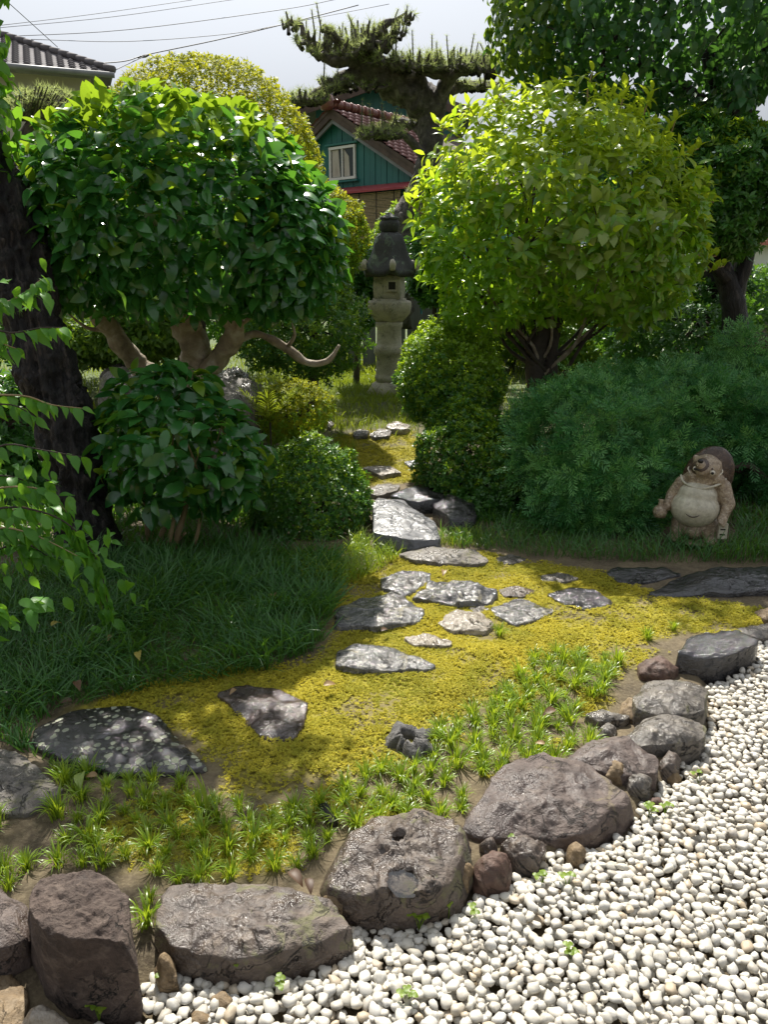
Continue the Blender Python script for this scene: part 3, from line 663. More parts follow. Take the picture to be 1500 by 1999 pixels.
m_wood = simple('grey_tan_bark', [(.3, (.15, .11, .075)), (.5, (.30, .24, .17)), (.72, (.50, .45, .38))], 11, .75, .5, 45, 0, 6, None, .4)
m_stem = simple('tan_stem', [(.3, (.26, .18, .09)), (.7, (.42, .31, .17))], 12, .7, .3, 60)
m_twig = simple('dark_twig', [(.3, (.035, .028, .02)), (.7, (.08, .06, .045))], 14, .8, .4, 60)
m_bark = simple('wet_black_bark', [(.35, (.004, .004, .004)), (.55, (.013, .011, .010)), (.72, (.12, .098, .084))], 14, .5, 1.0, 40, 0, 8, (1.8, 1.8, .35), .8)
m_pbark = simple('pine_bark', [(.3, (.035, .03, .026)), (.55, (.12, .105, .092)), (.75, (.26, .24, .215))], 14, .85, 1.0, 40, 0, 8, None, .6)

t = m_moss.node_tree; _mx = [n for n in t.nodes if n.bl_idname == 'ShaderNodeBsdfPrincipled'][0]; _l = _mx.inputs['Base Color'].links[0].from_socket
t.links.new(mixc(t, ramp(t, noise(t, 4.5, 5, .65, .3), [(.44, 0.0), (.72, .7)]), _l, (.17, .22, .025)), _mx.inputs['Base Color'])
LEAF_C = [leaf_t(.52, 5, .10, .16), leaf_t(.56, 5, .16, .28, 1.02, .06), leaf_t(.48, 5, .06, .06)]
LEAF_O = [leaf_t(.36, 4, .14, .22), leaf_t(.32, 4, .18, .35), leaf_t(.40, 4, .08, .1)]
LEAF_B = [leaf_t(.62, 4, .08, .22), leaf_t(.58, 4, .14, .35), leaf_t(.66, 4, .05, .12)]

# ------------------------------------------------------------------ the clipped camellia on the left
def dome(px, py, rx, ry, Y, dy): return ell(px, py, rx, ry, Y, dy)
camb = ground(395, 790); camb = np.array([at(392, 760, 4.75)[0], 4.75, 0]); camb[2] = hz(camb[0], camb[1])
cam_t = thing('camellia_tree', 'large clipped camellia with glossy dark leaves in a flat bottomed dome on pale limbs', 'tree', camb)
c0 = at(350, 390, 4.35)
ells = [ell(335, 425, 295, 208, 4.35, .8), ell(95, 465, 135, 125, 4.3, .5), ell(552, 475, 110, 140, 4.25, .5)]
P, Q = crown(ells, 8600, .10, .055, 3.0, 1, zmin=at(300, 600, 4.35)[2]); 
ft = fbm(P*2.2, 3, 8)*.14
D, Nn = leaf_dirs(P, Q, .75, .22, 1.0)
x, y, d = project(P); L = RNG.uniform(.065, .118, len(P))
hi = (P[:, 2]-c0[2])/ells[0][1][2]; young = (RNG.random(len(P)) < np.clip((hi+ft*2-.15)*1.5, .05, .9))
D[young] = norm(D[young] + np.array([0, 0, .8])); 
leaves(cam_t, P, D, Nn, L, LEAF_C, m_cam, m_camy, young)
AT = lambda pts: [at(*p) for p in pts]
for nm, pts, r in (('trunk', [(400, 800, 4.72), (385, 735, 4.7), (378, 680, 4.65), (366, 630, 4.6), (350, 585, 4.55), (345, 520, 4.5)], [.105, .092, .085, .08, .07, .04]),
                   ('limb', [(392, 760, 4.68), (412, 720, 4.6), (445, 678, 4.55), (458, 640, 4.5), (440, 590, 4.45), (470, 520, 4.4)], [.07, .06, .058, .055, .045, .02]),
                   ('limb', [(380, 770, 4.8), (300, 735, 4.75), (255, 695, 4.7), (215, 645, 4.6), (185, 600, 4.5), (150, 540, 4.45)], [.07, .065, .06, .056, .055, .02]),
                   ('limb', [(360, 620, 4.55), (320, 602, 4.5), (280, 560, 4.4)], [.05, .045, .02]),
                   ('limb', [(445, 680, 4.6), (500, 652, 4.6), (560, 680, 4.65), (600, 708, 4.65), (640, 704, 4.65), (663, 674, 4.65)], [.016, .022, .024, .022, .018, .009]),
                   ('limb', [(455, 640, 4.5), (420, 612, 4.4), (370, 600, 4.3)], [.03, .025, .015]),
                   ('limb', [(465, 600, 4.3), (462, 545, 4.15), (478, 490, 4.0)], [.014, .010, .005]), ('limb', [(470, 570, 4.2), (500, 540, 4.1), (495, 500, 4.0)], [.011, .008, .004])):
    A = Acc(); V, F = tube(AT(pts), r, 18, .30, 13, 3, sub=10); A.add(V, F); part(nm, A, m_wood, cam_t)
st = np.array(AT([(345, 520, 4.5), (470, 520, 4.4), (150, 540, 4.45), (440, 590, 4.45)]))
twigs(cam_t, st, P, m_wood, .02, 26, 'branch')

for pts in ([(560, 680, 4.65), (575, 655, 4.6), (570, 630, 4.6)], [(458, 640, 4.5), (490, 618, 4.45), (520, 570, 4.4)], [(215, 645, 4.6), (170, 640, 4.55), (130, 610, 4.5)], [(350, 585, 4.5), (318, 560, 4.4), (330, 520, 4.35)], [(455, 640, 4.5), (475, 610, 4.4), (462, 560, 4.3)]):
    A = Acc(); V, F = tube(AT(pts), [.016, .011, .004], 7, .15, 25, 3, sub=4); A.add(V, F); part('branch', A, m_wood, cam_t)

# lower camellia shrub in front of it
b = ground(335, 1105); shb = thing('camellia_shrub', 'small glossy dark camellia shrub standing on bare tan stems beneath the large one', 'shrub', b)
ells = [ell(345, 880, 150, 130, 3.7, .36), ell(330, 780, 100, 70, 3.75, .25), ell(440, 900, 75, 90, 3.7, .2)]
P, Q = crown(ells, 1150, .16, .14, 3, 12, zmin=at(340, 985, 3.7)[2]); D, Nn = leaf_dirs(P, Q, .7, .25, .95); L = RNG.uniform(.08, .12, len(P))
young = RNG.random(len(P)) < .10
leaves(shb, P, D, Nn, L, LEAF_C, m_cam, m_camy, young)
for pts, r in (([(315, 1115, 3.72), (312, 1060, 3.7), (325, 1010, 3.7), (330, 950, 3.7)], .016), ([(335, 1110, 3.68), (345, 1050, 3.65), (360, 1000, 3.65), (372, 930, 3.66)], .017), ([(300, 1095, 3.8), (295, 1040, 3.78), (285, 990, 3.75), (270, 920, 3.74)], .016),
               ([(345, 1112, 3.7), (372, 1075, 3.66), (388, 1030, 3.62), (395, 960, 3.64)], .012), ([(330, 1115, 3.7), (330, 1060, 3.62), (338, 1020, 3.6), (352, 960, 3.6)], .013), ([(318, 1085, 3.72), (340, 1062, 3.7), (362, 1040, 3.68)], .009), ([(285, 1010, 3.76), (290, 1060, 3.74), (310, 1112, 3.74)], .010)):
    A = Acc(); V, F = tube(AT(pts), [r, r*.95, r*.8, r*.4][:len(pts)], 9, .14, 25, 2, sub=5); A.add(V, F); part('stem', A, m_stem, shb)
P2 = np.array(AT([(330, 950, 3.7), (372, 930, 3.66), (270, 920, 3.74), (395, 960, 3.64)])); twigs(shb, P2, P, m_stem, .007, 16, 'branch')

# ------------------------------------------------------------------ fine leaved clipped shrubs
def clipped(name, label, cat, ells, n, leaf_len, mat, mat2=None, topfrac=None, k=6, depth=.07, lump=.10, zmin=None, base=None, trunk=None, group=None, tilt=(.2, .9), w=.45, holes=0.0, seed=0, leaf=None, core=None, young_bias=.15, freq=3.2):
    """a close clipped shrub: twig tips of k small leaves over the whole surface"""
    c = np.mean([e[0] for e in ells], 0)
    if base is None: base = np.array([c[0], c[1], hz(c[0], c[1])])
    th = thing(name, label, cat, base, group)
    ros = [rosette(k, leaf or leaf_q(w), tilt, .5, (.7, 1.1), s+seed) for s in range(4)]
    P, Q = crown(ells, n, depth, lump, freq, seed, zmin, holes)
    zlo = min(e[0][2]-e[1][2] for e in ells); zhi = max(e[0][2]+e[1][2] for e in ells)
    ax = norm(Q*.8 + np.array([0, 0, .55]) + RNG.normal(0, .35, P.shape)); r = RNG.normal(size=P.shape); X, Y, Z = basis(r - ax*(r*ax).sum(1, keepdims=True), ax)
    S = leaf_len*RNG.uniform(.7, 1.25, len(P)); yg = np.zeros(len(P), bool)
    if mat2 is not None: yg = RNG.random(len(P)) < np.clip(young_bias + topfrac*((P[:, 2]-zlo)/(zhi-zlo)-.5 + .25*fbm(P*3, 2, 4)), 0, 1)
    for f_, mt, nm in ((False, mat, 'foliage'), (True, mat2, 'young_foliage')):
        A = Acc(); wh = RNG.integers(0, 4, len(P))
        for q in range(4):
            s = (wh == q) & (yg == f_)
            if s.any(): stamp(A, ros[q][0], ros[q][1], P[s], X[s], Y[s], Z[s], S[s])
        if A.n: part(nm, A, mt, th, kind='stuff')
    if trunk:
        for pts, rd in trunk:
            A = Acc(); V, F = tube(pts, rd, 9, .12, 20, 1, sub=4); A.add(V, F); part('trunk', A, m_twig, th)
        twigs(th, np.array([np.asarray(trunk[0][0][-1], float)]), P, m_twig, .012, 12)
    return th, P, Q
def basepole(px, Y, z1, r=.04, lean=0.05):
    x = at(px, 700, Y)[0]; z0 = hz(x, Y); return ([[x, Y, z0-.05], [x+lean*.5, Y, (z0+z1)/2], [x+lean, Y, z1]], [r, r*.8, r*.5])
e1 = ell(400, 345, 228, 205, 7.2, 1.0)
clipped('azalea_dome', 'high rounded yellow green bush rising above the camellia against the sky', 'bush', [e1], 11000, .040, m_azd, m_az, 1.6, 6, .06, .07, trunk=[basepole(395, 7.2, e1[0][2])], seed=21, young_bias=.5)
e2 = [ell(612, 468, 102, 106, 6.8, .5), ell(560, 410, 80, 90, 6.9, .42)]
clipped('azalea_bush', 'round yellow tipped bush between the camellia and the lantern cap', 'bush', e2, 6200, .037, m_azd, m_az, 1.5, 6, .08, .12, trunk=[basepole(610, 6.8, e2[0][0][2])], seed=22, young_bias=.45)
e3 = [ell(610, 640, 108, 105, 6.5, .45), ell(520, 640, 70, 80, 6.6, .42)]
clipped('leafy_bush', 'loose dark green bush with trailing shoots left of the lantern shaft', 'bush', e3, 3600, .042, m_boxd, m_box, .8, 6, .14, .18, trunk=[basepole(600, 6.5, e3[0][0][2])], seed=23, young_bias=.25, w=.38)
e4 = [ell(600, 985, 122, 128, 4.25, .36)]
clipped('box_ball', 'round dense dark box shrub clipped to a ball at the left of the stepping stones', 'shrub', e4, 7600, .023, m_boxd, m_box, .6, 7, .10, .13, trunk=[basepole(600, 4.25, e4[0][0][2], .03)], seed=24, young_bias=.12)
e5 = [ell(578, 800, 72, 52, 5.2, .24), ell(540, 812, 50, 55, 5.2, .2)]
clipped('box_cushion', 'small bright yellow green cushion shrub behind the dark ball', 'shrub', e5, 2600, .024, m_box, m_az, 1.3, 6, .08, .12, trunk=[basepole(570, 5.2, e5[0][0][2], .025)], seed=25, young_bias=.45)
e6 = [ell(848, 735, 68, 98, 5.35, .32), ell(905, 760, 75, 105, 5.3, .34)]
clipped('box_pillar', 'upright box shrub with bright yellow tips beside the lantern base', 'shrub', e6, 7500, .026, m_boxd, m_box, 1.5, 7, .10, .16, trunk=[basepole(870, 5.35, e6[0][0][2], .03)], seed=26, young_bias=.5)
e7 = [ell(905, 915, 92, 125, 4.85, .36), ell(985, 950, 75, 110, 4.6, .3), ell(945, 1000, 65, 60, 4.5, .2)]
clipped('box_mound', 'spreading dark green box shrub right of the path below the yellow tipped one', 'shrub', e7, 10500, .024, m_boxd, m_box, .8, 7, .10, .17, trunk=[basepole(930, 4.8, e7[0][0][2], .03)], seed=27, young_bias=.15)

# ------------------------------------------------------------------ yew on the right
def spray_t(n=10, nl=.22, w=.045, seed=0):
    r = np.random.default_rng(seed); V = [[-.008, 0, 0], [.008, 0, 0], [0, 1, .0]]; T = [[0, 1, 2]]
    for i in range(n):
        y = .1+.9*i/(n-1)
        for sg in (-1, 1):
            l = nl*(1-.35*abs(i/(n-1)-.4))*r.uniform(.85, 1.15); a = math.radians(r.uniform(42, 62)); dx, dy = sg*math.sin(a)*l, math.cos(a)*l; z = r.uniform(-.02, .05); b = len(V)
            V += [[0, y-w/2, 0], [dx*.6, y+dy*.6+w/2, z+.02], [dx, y+dy, z], [dx*.55, y+dy*.6-w/2, z+.02]]; T += [[b, b+1, b+3], [b+1, b+2, b+3]]
    for k in range(3):
        b = len(V); V += [[-w/2, .95, 0], [w/2, .95, 0], [r.uniform(-.06, .06), 1.0+nl*.8, .03]]; T += [[b, b+1, b+2]]
    return np.array(V), np.array(T)
SPR = [spray_t(6, .34, .10, s) for s in range(4)]
def yew(name, label, ells, n, size, seed, topf, zmin=None, holes=0.0, base=None):
    c = np.mean([e[0] for e in ells], 0); base = np.array([c[0], c[1], hz(c[0], c[1])]) if base is None else base
    th = thing(name, label, 'shrub', base); P, Q = crown(ells, n, .11, .26, 3.8, seed, zmin, holes, 2.2)
    sub = 5; ax = np.repeat(norm(Q*.9 + np.array([0, 0, .25]) + RNG.normal(0, .3, P.shape)), sub, 0); P = np.repeat(P, sub, 0); Q = np.repeat(Q, sub, 0); jit = np.repeat(RNG.random(len(P)//sub), sub)
    r = norm(np.cross(ax, np.array([.31, .9, .2]))); s2 = np.cross(ax, r); aa = np.tile(np.arange(sub)*6.283/sub, len(P)//sub) + np.repeat(RNG.random(len(P)//sub)*6.28, sub) + RNG.normal(0, .25, len(P)); rad = r*np.cos(aa)[:, None] + s2*np.sin(aa)[:, None]
    D = norm(ax*RNG.uniform(.3, .9, (len(P), 1)) + rad*.8); X, Y, Z = basis(D, norm(ax*.8 + RNG.normal(0, .25, P.shape)))
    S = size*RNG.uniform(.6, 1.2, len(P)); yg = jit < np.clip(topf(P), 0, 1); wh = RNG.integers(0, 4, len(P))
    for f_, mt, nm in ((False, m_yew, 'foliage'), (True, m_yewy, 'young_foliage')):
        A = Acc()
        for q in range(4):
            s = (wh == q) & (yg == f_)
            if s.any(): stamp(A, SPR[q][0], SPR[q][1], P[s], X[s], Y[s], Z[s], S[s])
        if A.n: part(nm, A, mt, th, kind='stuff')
    return th, P, Q
ye = [ell(1150, 905, 160, 150, 4.5, .5), ell(1250, 850, 180, 120, 4.75, .5), ell(1085, 870, 85, 95, 4.6, .4), ell(1190, 995, 100, 70, 4.25, .28)]
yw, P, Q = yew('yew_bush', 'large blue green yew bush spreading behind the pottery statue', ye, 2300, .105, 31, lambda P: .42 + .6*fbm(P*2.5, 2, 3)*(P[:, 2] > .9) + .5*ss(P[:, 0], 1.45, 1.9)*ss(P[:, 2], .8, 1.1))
for pts, r in (([(1215, 1050, 4.7), (1200, 960, 4.75), (1210, 850, 4.8)], [.05, .04, .02]), ([(1215, 1040, 4.75), (1290, 900, 4.85), (1370, 790, 4.9)], [.04, .03, .012])):
    A = Acc(); V, F = tube(AT(pts), r, 9, .12, 20, 1, sub=4); A.add(V, F); part('trunk', A, m_twig, yw)
ye2 = [ell(1445, 820, 140, 105, 4.9, .45), ell(1510, 890, 120, 100, 4.8, .4), ell(1360, 765, 85, 50, 5.0, .35), ell(1445, 690, 30, 42, 4.9, .12)]
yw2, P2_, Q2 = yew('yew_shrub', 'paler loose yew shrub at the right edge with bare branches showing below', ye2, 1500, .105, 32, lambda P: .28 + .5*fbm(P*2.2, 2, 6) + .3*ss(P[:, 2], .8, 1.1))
for pts, r in (([(1560, 1040, 4.9), (1450, 900, 4.6), (1340, 850, 4.55), (1270, 815, 4.6)], [.03, .022, .014, .006]), ([(1560, 1010, 4.9), (1470, 930, 4.55), (1400, 905, 4.5), (1320, 850, 4.45)], [.03, .02, .012, .006]), ([(1560, 1030, 4.7), (1480, 918, 4.45), (1420, 912, 4.4)], [.025, .02, .014]),
               ([(1560, 1000, 4.95), (1480, 830, 4.8), (1420, 780, 4.8), (1370, 740, 4.85)], [.03, .02, .012, .006]), ([(1400, 870, 4.6), (1370, 830, 4.5), (1330, 805, 4.5)], [.012, .008, .004])):
    A = Acc(); V, F = tube(AT(pts), r, 8, .15, 22, 1, sub=4); A.add(V, F); part('branch', A, m_twig, yw2)
# the withered brown twiggy clump at the right edge
wt = thing('withered_shrub', 'withered brown twiggy shrub top at the right edge beside the pale yew', 'shrub', at(1485, 720, 5.1)*np.array([1, 1, 0])+np.array([0, 0, .2]))
A = Acc(); c = at(1490, 695, 5.1)
for i in range(260):
    d = norm(RNG.normal(size=3)+np.array([0, 0, .5])); s = c + RNG.normal(0, .04, 3); e = s + d*np.array([.2, .15, .17])*RNG.uniform(.5, 1.1); V, F = tube([s, (s+e)/2+RNG.normal(0, .015, 3), e], [.004, .003, .0015], 4, sub=1, cap=False); A.add(V, F)
m_wither = simple('withered_twig', [(.3, (.07, .045, .04)), (.7, (.15, .10, .085))], 14, .85); part('twig', A, m_wither, wt, kind='stuff')
A = Acc(); V, F = tube([[c[0], c[1], hz(c[0], c[1])-.05], c-np.array([0, 0, .3]), c], [.03, .025, .012], 8, .1, 20); A.add(V, F); part('stem', A, m_wither, wt)

# ------------------------------------------------------------------ osmanthus in the middle right
ob = np.array([at(1062, 750, 5.6)[0], 5.6, 0]); ob[2] = hz(ob[0], ob[1])
osm = thing('osmanthus_tree', 'airy rounded osmanthus with light yellow green leaves on a clump of thin dark stems', 'tree', ob)
oe = [ell(1062, 405, 238, 205, 5.5, .85), ell(1135, 440, 240, 175, 5.45, .8), ell(968, 500, 138, 150, 5.4, .5), ell(1225, 500, 145, 125, 5.3, .5)]
P, Q = crown(oe, 2700, .17, .14, 3.2, 41, zmin=at(1060, 648, 5.4)[2], holes=-.62, hfreq=3.2)
kk = 5; Pn = np.repeat(P, kk, 0); Qn = np.repeat(Q, kk, 0); ax = np.repeat(norm(Q*.7 + np.array([0, 0, .6]) + RNG.normal(0, .35, P.shape)), kk, 0)
a = np.tile(np.arange(kk)*2.39996, len(P)) + np.repeat(RNG.random(len(P))*6.28, kk); r = norm(np.cross(ax, np.array([.31, .9, .2]))); s_ = np.cross(ax, r)
tl = RNG.uniform(-.1, 1.05, len(Pn)); rad = r*np.cos(a)[:, None] + s_*np.sin(a)[:, None]; D = norm(rad*np.cos(tl)[:, None] + ax*np.sin(tl)[:, None] - np.array([0, 0, .15])); Nn = norm(ax*.9 - rad*.4 + RNG.normal(0, .15, Pn.shape))
Pn = Pn + ax*RNG.uniform(-.03, .04, (len(Pn), 1)); L = RNG.uniform(.065, .105, len(Pn))
x, y, d = project(Pn); oli = np.exp(-((x-1170)/150)**2-((y-470)/130)**2)*np.where(Q.repeat(kk, 0)[:, 1] < .2, 1, .2)
o_pick = RNG.random(len(Pn)) < oli*.32
yg = (RNG.random(len(Pn)) < np.clip(.52 + .95*((Pn[:, 2]-oe[0][0][2])/oe[0][1][2]), .05, .95)) & ~o_pick
leaves(osm, Pn[~o_pick], D[~o_pick], Nn[~o_pick], L[~o_pick], LEAF_O, m_osm, m_osmy, yg[~o_pick], 210)
leaves(osm, Pn[o_pick], D[o_pick], Nn[o_pick], L[o_pick]*1.15, LEAF_B, m_osmo, None, None, 85)
trk = [(1050, 760, 5.6), (1045, 700, 5.6), (1058, 640, 5.58), (1050, 570, 5.55), (1030, 480, 5.5)]
A = Acc(); V, F = tube(AT(trk), [.075, .062, .062, .045, .025], 14, .18, 14, 1, sub=5); A.add(V, F); part('trunk', A, m_twig, osm)
A = Acc(); V, F = tube(AT([(1075, 755, 5.62), (1078, 690, 5.6), (1085, 620, 5.58), (1110, 540, 5.5)]), [.05, .045, .036, .02], 12, .18, 14, 2, sub=5); A.add(V, F); part('trunk', A, m_twig, osm)
for i in range(26):
    x0 = 1060 + RNG.normal(0, 18); x1 = RNG.uniform(880, 1300); y1 = RNG.uniform(430, 620); yy = RNG.uniform(5.1, 6.0); A = Acc()
    V, F = tube(AT([(x0, 755-RNG.uniform(0, 60), 5.6), (x0+.28*(x1-x0)+RNG.normal(0, 12), 675, 5.6*.7+yy*.3), (x0+.62*(x1-x0), 600, 5.6*.35+yy*.65), (x1, y1-60, yy)]), [.016, .012, .009, .004], 6, .1, 20, i, sub=4); A.add(V, F); part('stem', A, m_twig if i % 3 else m_wood, osm)
tw = np.array(AT([(1030, 480, 5.5), (1110, 540, 5.5), (960, 540, 5.4), (1220, 540, 5.3)])); twigs(osm, tw, P, m_twig, .008, 60, 'twig', True)
# tall young shoots above its crown
SPI, SDI, SNI, SLI = [], [], [], []
for (x0, y0, x1, y1) in ((1150, 230, 1158, 140), (1000, 220, 965, 175), (1255, 230, 1275, 175), (900, 270, 850, 240), (1060, 215, 1050, 165), (1210, 220, 1222, 172), (1320, 330, 1365, 290), (1350, 470, 1400, 500), (1370, 540, 1415, 520), (940, 250, 915, 205), (830, 420, 800, 400), (1290, 280, 1320, 235), (1345, 400, 1395, 395)):
    A = Acc(); p0, p1 = at(x0, y0, 5.4), at(x1, y1, 5.35); V, F = tube([p0, (p0+p1)/2+RNG.normal(0, .02, 3), p1], [.006, .005, .003], 6); A.add(V, F); sh = part('shoot', A, m_stem, osm)
    for q in range(8):
        f = .35+.65*q/7; a_ = q*2.4; SPI.append(p0*(1-f)+p1*f); SDI.append(np.array([math.cos(a_)*.7, math.sin(a_)*.7, .75])); SNI.append(np.array([-math.cos(a_)*.5, -math.sin(a_)*.5, .8])); SLI.append(random.uniform(.07, .115))
leaves(osm, np.array(SPI), norm(np.array(SDI)), norm(np.array(SNI)), np.array(SLI), LEAF_O, m_osmy, None, None, 0)

# ------------------------------------------------------------------ tall broad leaved tree at the upper right
bb = np.array([at(1440, 700, 6.9)[0], 6.9, 0]); bb[2] = hz(bb[0], bb[1])
big = thing('broad_leaved_tree', 'tall dark broad leaved tree filling the upper right corner above the osmanthus', 'tree', bb)
be = [ell(1230, 30, 240, 150, 6.5, .9), ell(1440, 20, 280, 165, 6.4, 1.0), ell(1045, 40, 85, 115, 6.5, .5), ell(1300, -190, 420, 190, 6.6, 1.1), ell(1440, 190, 38, 130, 6.0, .22), ell(1290, 150, 130, 50, 6.6, .4), ell(1200, 330, 150, 140, 7.4, .5)]
P, Q = crown(be, 13000, .20, .16, 2.4, 51); D, Nn = leaf_dirs(P, Q, .35, .75, .6, .25); L = RNG.uniform(.06, .095, len(P))
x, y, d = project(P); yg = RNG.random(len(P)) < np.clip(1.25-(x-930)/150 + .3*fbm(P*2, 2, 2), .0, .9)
leaves(big, P, D, Nn, L, LEAF_B, m_big, m_big_lit, yg)  # young_foliage of this tree holds the leaves coloured as sunlit, mostly leftward
for pts, r in (([(1415, 740, 6.9), (1410, 600, 6.9), (1405, 520, 6.9), (1430, 400, 6.9), (1430, 240, 6.8), (1380, 100, 6.7)], [.17, .15, .15, .13, .10, .05]), ([(1430, 260, 6.8), (1300, 150, 6.7), (1180, 90, 6.6)], [.08, .06, .03]), ([(1430, 300, 6.8), (1480, 160, 6.7), (1520, 20, 6.6)], [.07, .05, .03])):
    A = Acc(); V, F = tube(AT(pts), r, 14, .15, 10, 1, sub=5); A.add(V, F); part('trunk' if r[0] > .1 else 'limb', A, m_bark, big)
twigs(big, np.array(AT([(1380, 100, 6.7), (1180, 90, 6.6), (1520, 20, 6.6), (1430, 240, 6.8)])), P, m_twig, .012, 24)

# dark bush under it and the gloom of shrubs behind the yew
e8 = [ell(1410, 375, 105, 125, 5.95, .5), ell(1510, 345, 80, 85, 6.0, .45), ell(1345, 320, 70, 90, 6.05, .4)]
th8, P8, _ = clipped('laurel_tree', 'dark close leaved small tree on black forked trunks right of the osmanthus', 'tree', e8, 5200, .056, m_drk, m_box, .5, 6, .09, .15, zmin=at(1420, 495, 5.95)[2], seed=28, young_bias=.0, w=.4, leaf=leaf_s(.4), tilt=(.1, .8))
for pts, r in (([(1440, 720, 6.0), (1436, 620, 6.0), (1425, 560, 6.0), (1400, 500, 6.0), (1385, 440, 6.0)], [.10, .09, .08, .06, .03]), ([(1432, 590, 6.0), (1455, 520, 6.0), (1478, 440, 6.0)], [.07, .05, .03]), ([(1420, 545, 5.95), (1380, 500, 5.9), (1360, 450, 5.9)], [.05, .035, .02])):
    A = Acc(); V, F = tube(AT(pts), r, 10, .15, 14, 1, sub=5); A.add(V, F); part('trunk', A, m_bark, th8)
e9 = [ell(1290, 620, 130, 90, 7.2, .5), ell(1430, 620, 120, 95, 7.0, .5), ell(1340, 680, 140, 80, 6.6, .5)]
clipped('shade_shrub', 'very dark shrub in the shade beneath the laurel tree and behind the yew', 'shrub', e9, 3400, .06, m_drk, None, 0, 6, .10, .16, seed=29, leaf=leaf_s(.42), trunk=[basepole(1350, 6.8, e9[0][0][2])])

# ------------------------------------------------------------------ old dark tree at the left edge, its crown above the picture
tb = ground(190, 1150); lt = thing('old_tree', 'old tree with a thick leaning black wet trunk at the left edge', 'tree', tb)
pts = [(205, 1215, 3.45), (188, 1120, 3.5), (165, 1000, 3.55), (128, 850, 3.6), (88, 700, 3.65), (50, 560, 3.7), (10, 430, 3.75), (-60, 250, 3.8), (-110, 60, 3.85), (-150, -200, 3.9)]
V, F = tube(AT(pts), [.18, .145, .132, .125, .125, .13, .13, .12, .10, .07], 56, .0, 1, 0, sub=22)
C_ = np.repeat(V[:-2].reshape(-1, 56, 3).mean(1), 56, 0); od = norm(V[:-2]-C_)
q = V[:-2]*np.array([26, 26, 9.0]); rdg = 1-np.abs(fbm(q, 4, 6)); V[:-2] += od*((rdg-.6)*.055 + .02*fbm(V[:-2]*5, 3, 2))[:, None]
A = Acc(); A.add(V, F); part('trunk', A, m_bark, lt)
le_ = [(np.array([-1.95, 4.2, 3.25]), np.array([.85, .45, .3])), (np.array([-1.05, 4.25, 3.3]), np.array([.6, .38, .27])), ell(-330, 150, 210, 190, 3.7, .5), ell(-200, -100, 190, 170, 3.5, .6), ell(-20, 210, 42, 130, 3.7, .2)]
P, Q = crown(le_, 3600, .2, .2, 2.4, 61); D, Nn = leaf_dirs(P, Q, .4, .5, .5, .3); L = RNG.uniform(.06, .09, len(P))
leaves(lt, P, D, Nn, L, LEAF_B, m_spr, None, None, 60)
twigs(lt, np.array(AT([(-110, 60, 3.85), (-150, -200, 3.9)])), P, m_bark, .03, 14)
# leafy sprays hanging into the picture at the left
LEAF_S = [leaf_t(.56, 5, .10, .25, 1.15), leaf_t(.6, 5, .16, .4, 1.15)]
sprays = [[(-60, 640, 2.75), (20, 650, 2.7), (80, 640, 2.7), (128, 640, 2.72)], [(-60, 690, 2.75), (-10, 670, 2.7), (30, 680, 2.7)], [(-60, 900, 2.6), (10, 868, 2.6), (80, 878, 2.6), (160, 892, 2.6)],
          [(-60, 780, 2.9), (40, 772, 2.85), (100, 790, 2.85), (160, 797, 2.85)], [(-60, 800, 2.8), (20, 790, 2.8), (70, 815, 2.8)], [(-60, 960, 2.7), (30, 950, 2.7), (90, 960, 2.7), (130, 1000, 2.7)],
          [(-60, 1000, 2.6), (30, 990, 2.6), (110, 1010, 2.6), (160, 1050, 2.62), (195, 1110, 2.62), (212, 1190, 2.6)], [(-60, 1040, 2.55), (10, 1030, 2.55), (80, 1050, 2.55), (150, 1085, 2.55)], [(-40, 1080, 2.6), (40, 1060, 2.6), (100, 1090, 2.6)],
          [(-60, 590, 2.8), (10, 590, 2.8), (50, 570, 2.8), (80, 545, 2.8)], [(-60, 1200, 2.2), (-20, 1180, 2.2), (10, 1200, 2.2)], [(140, 1040, 2.7), (175, 1085, 2.7), (190, 1150, 2.7), (205, 1215, 2.7)], [(-60, 930, 2.8), (20, 930, 2.8), (70, 950, 2.8)]]
ns = thing('trailing_shrub', 'shrub of thin arching sprays with pale toothed leaves hanging in front of the black trunk', 'shrub', np.array([-1.75, 2.7, hz(-1.75, 2.7)]))
root = np.array([-1.75, 2.7, hz(-1.75, 2.7)]); PP = []; DD = []; NN = []; LL = []
for k, s in enumerate(sprays):
    w = np.array(AT(s)); A = Acc(); V, F = tube(np.vstack([root+[0, 0, .0], root*.4+w[0]*.6+np.array([0, 0, .25]), w]), np.r_[.009, .007, np.linspace(.0045, .0015, len(w))], 6, .05, 20, k, sub=4); A.add(V, F); part('stem', A, m_stem if k % 2 else m_twig, ns)
    seg = np.linspace(0, len(w)-1, int(4*len(w))); 
    for q, tt in enumerate(seg):
        i = min(int(tt), len(w)-2); f = tt-i; p = w[i]*(1-f)+w[i+1]*f; tg = norm(w[i+1]-w[i]); sd = np.cross(tg, [0, 0, 1.0])
        for sg in ((-1, 1) if k > 4 else ((-1)**q,)):
            PP.append(p); DD.append(norm(tg*(.3+.5*random.random()) + sd*sg*(.3+.4*random.random()) + RNG.normal(0, .18, 3) + np.array([0, -.15, -.45-.5*random.random()]))); NN.append(norm(np.array([0, -.35, .8]) + RNG.normal(0, .35, 3))); LL.append(random.uniform(.042, .07))
    for z in range(26):                                       # side twigs filling the spray
        i = random.randrange(len(w)-1); p = w[i]*.5+w[i+1]*.5 + RNG.normal(0, 1, 3)*np.array([.09, .06, .05])
        if k > 4 : PP.append(p); DD.append(norm(RNG.normal(0, .5, 3)+np.array([.4, -.1, -.5]))); NN.append(norm(np.array([0, -.3, .9])+RNG.normal(0, .25, 3))); LL.append(random.uniform(.042, .068))
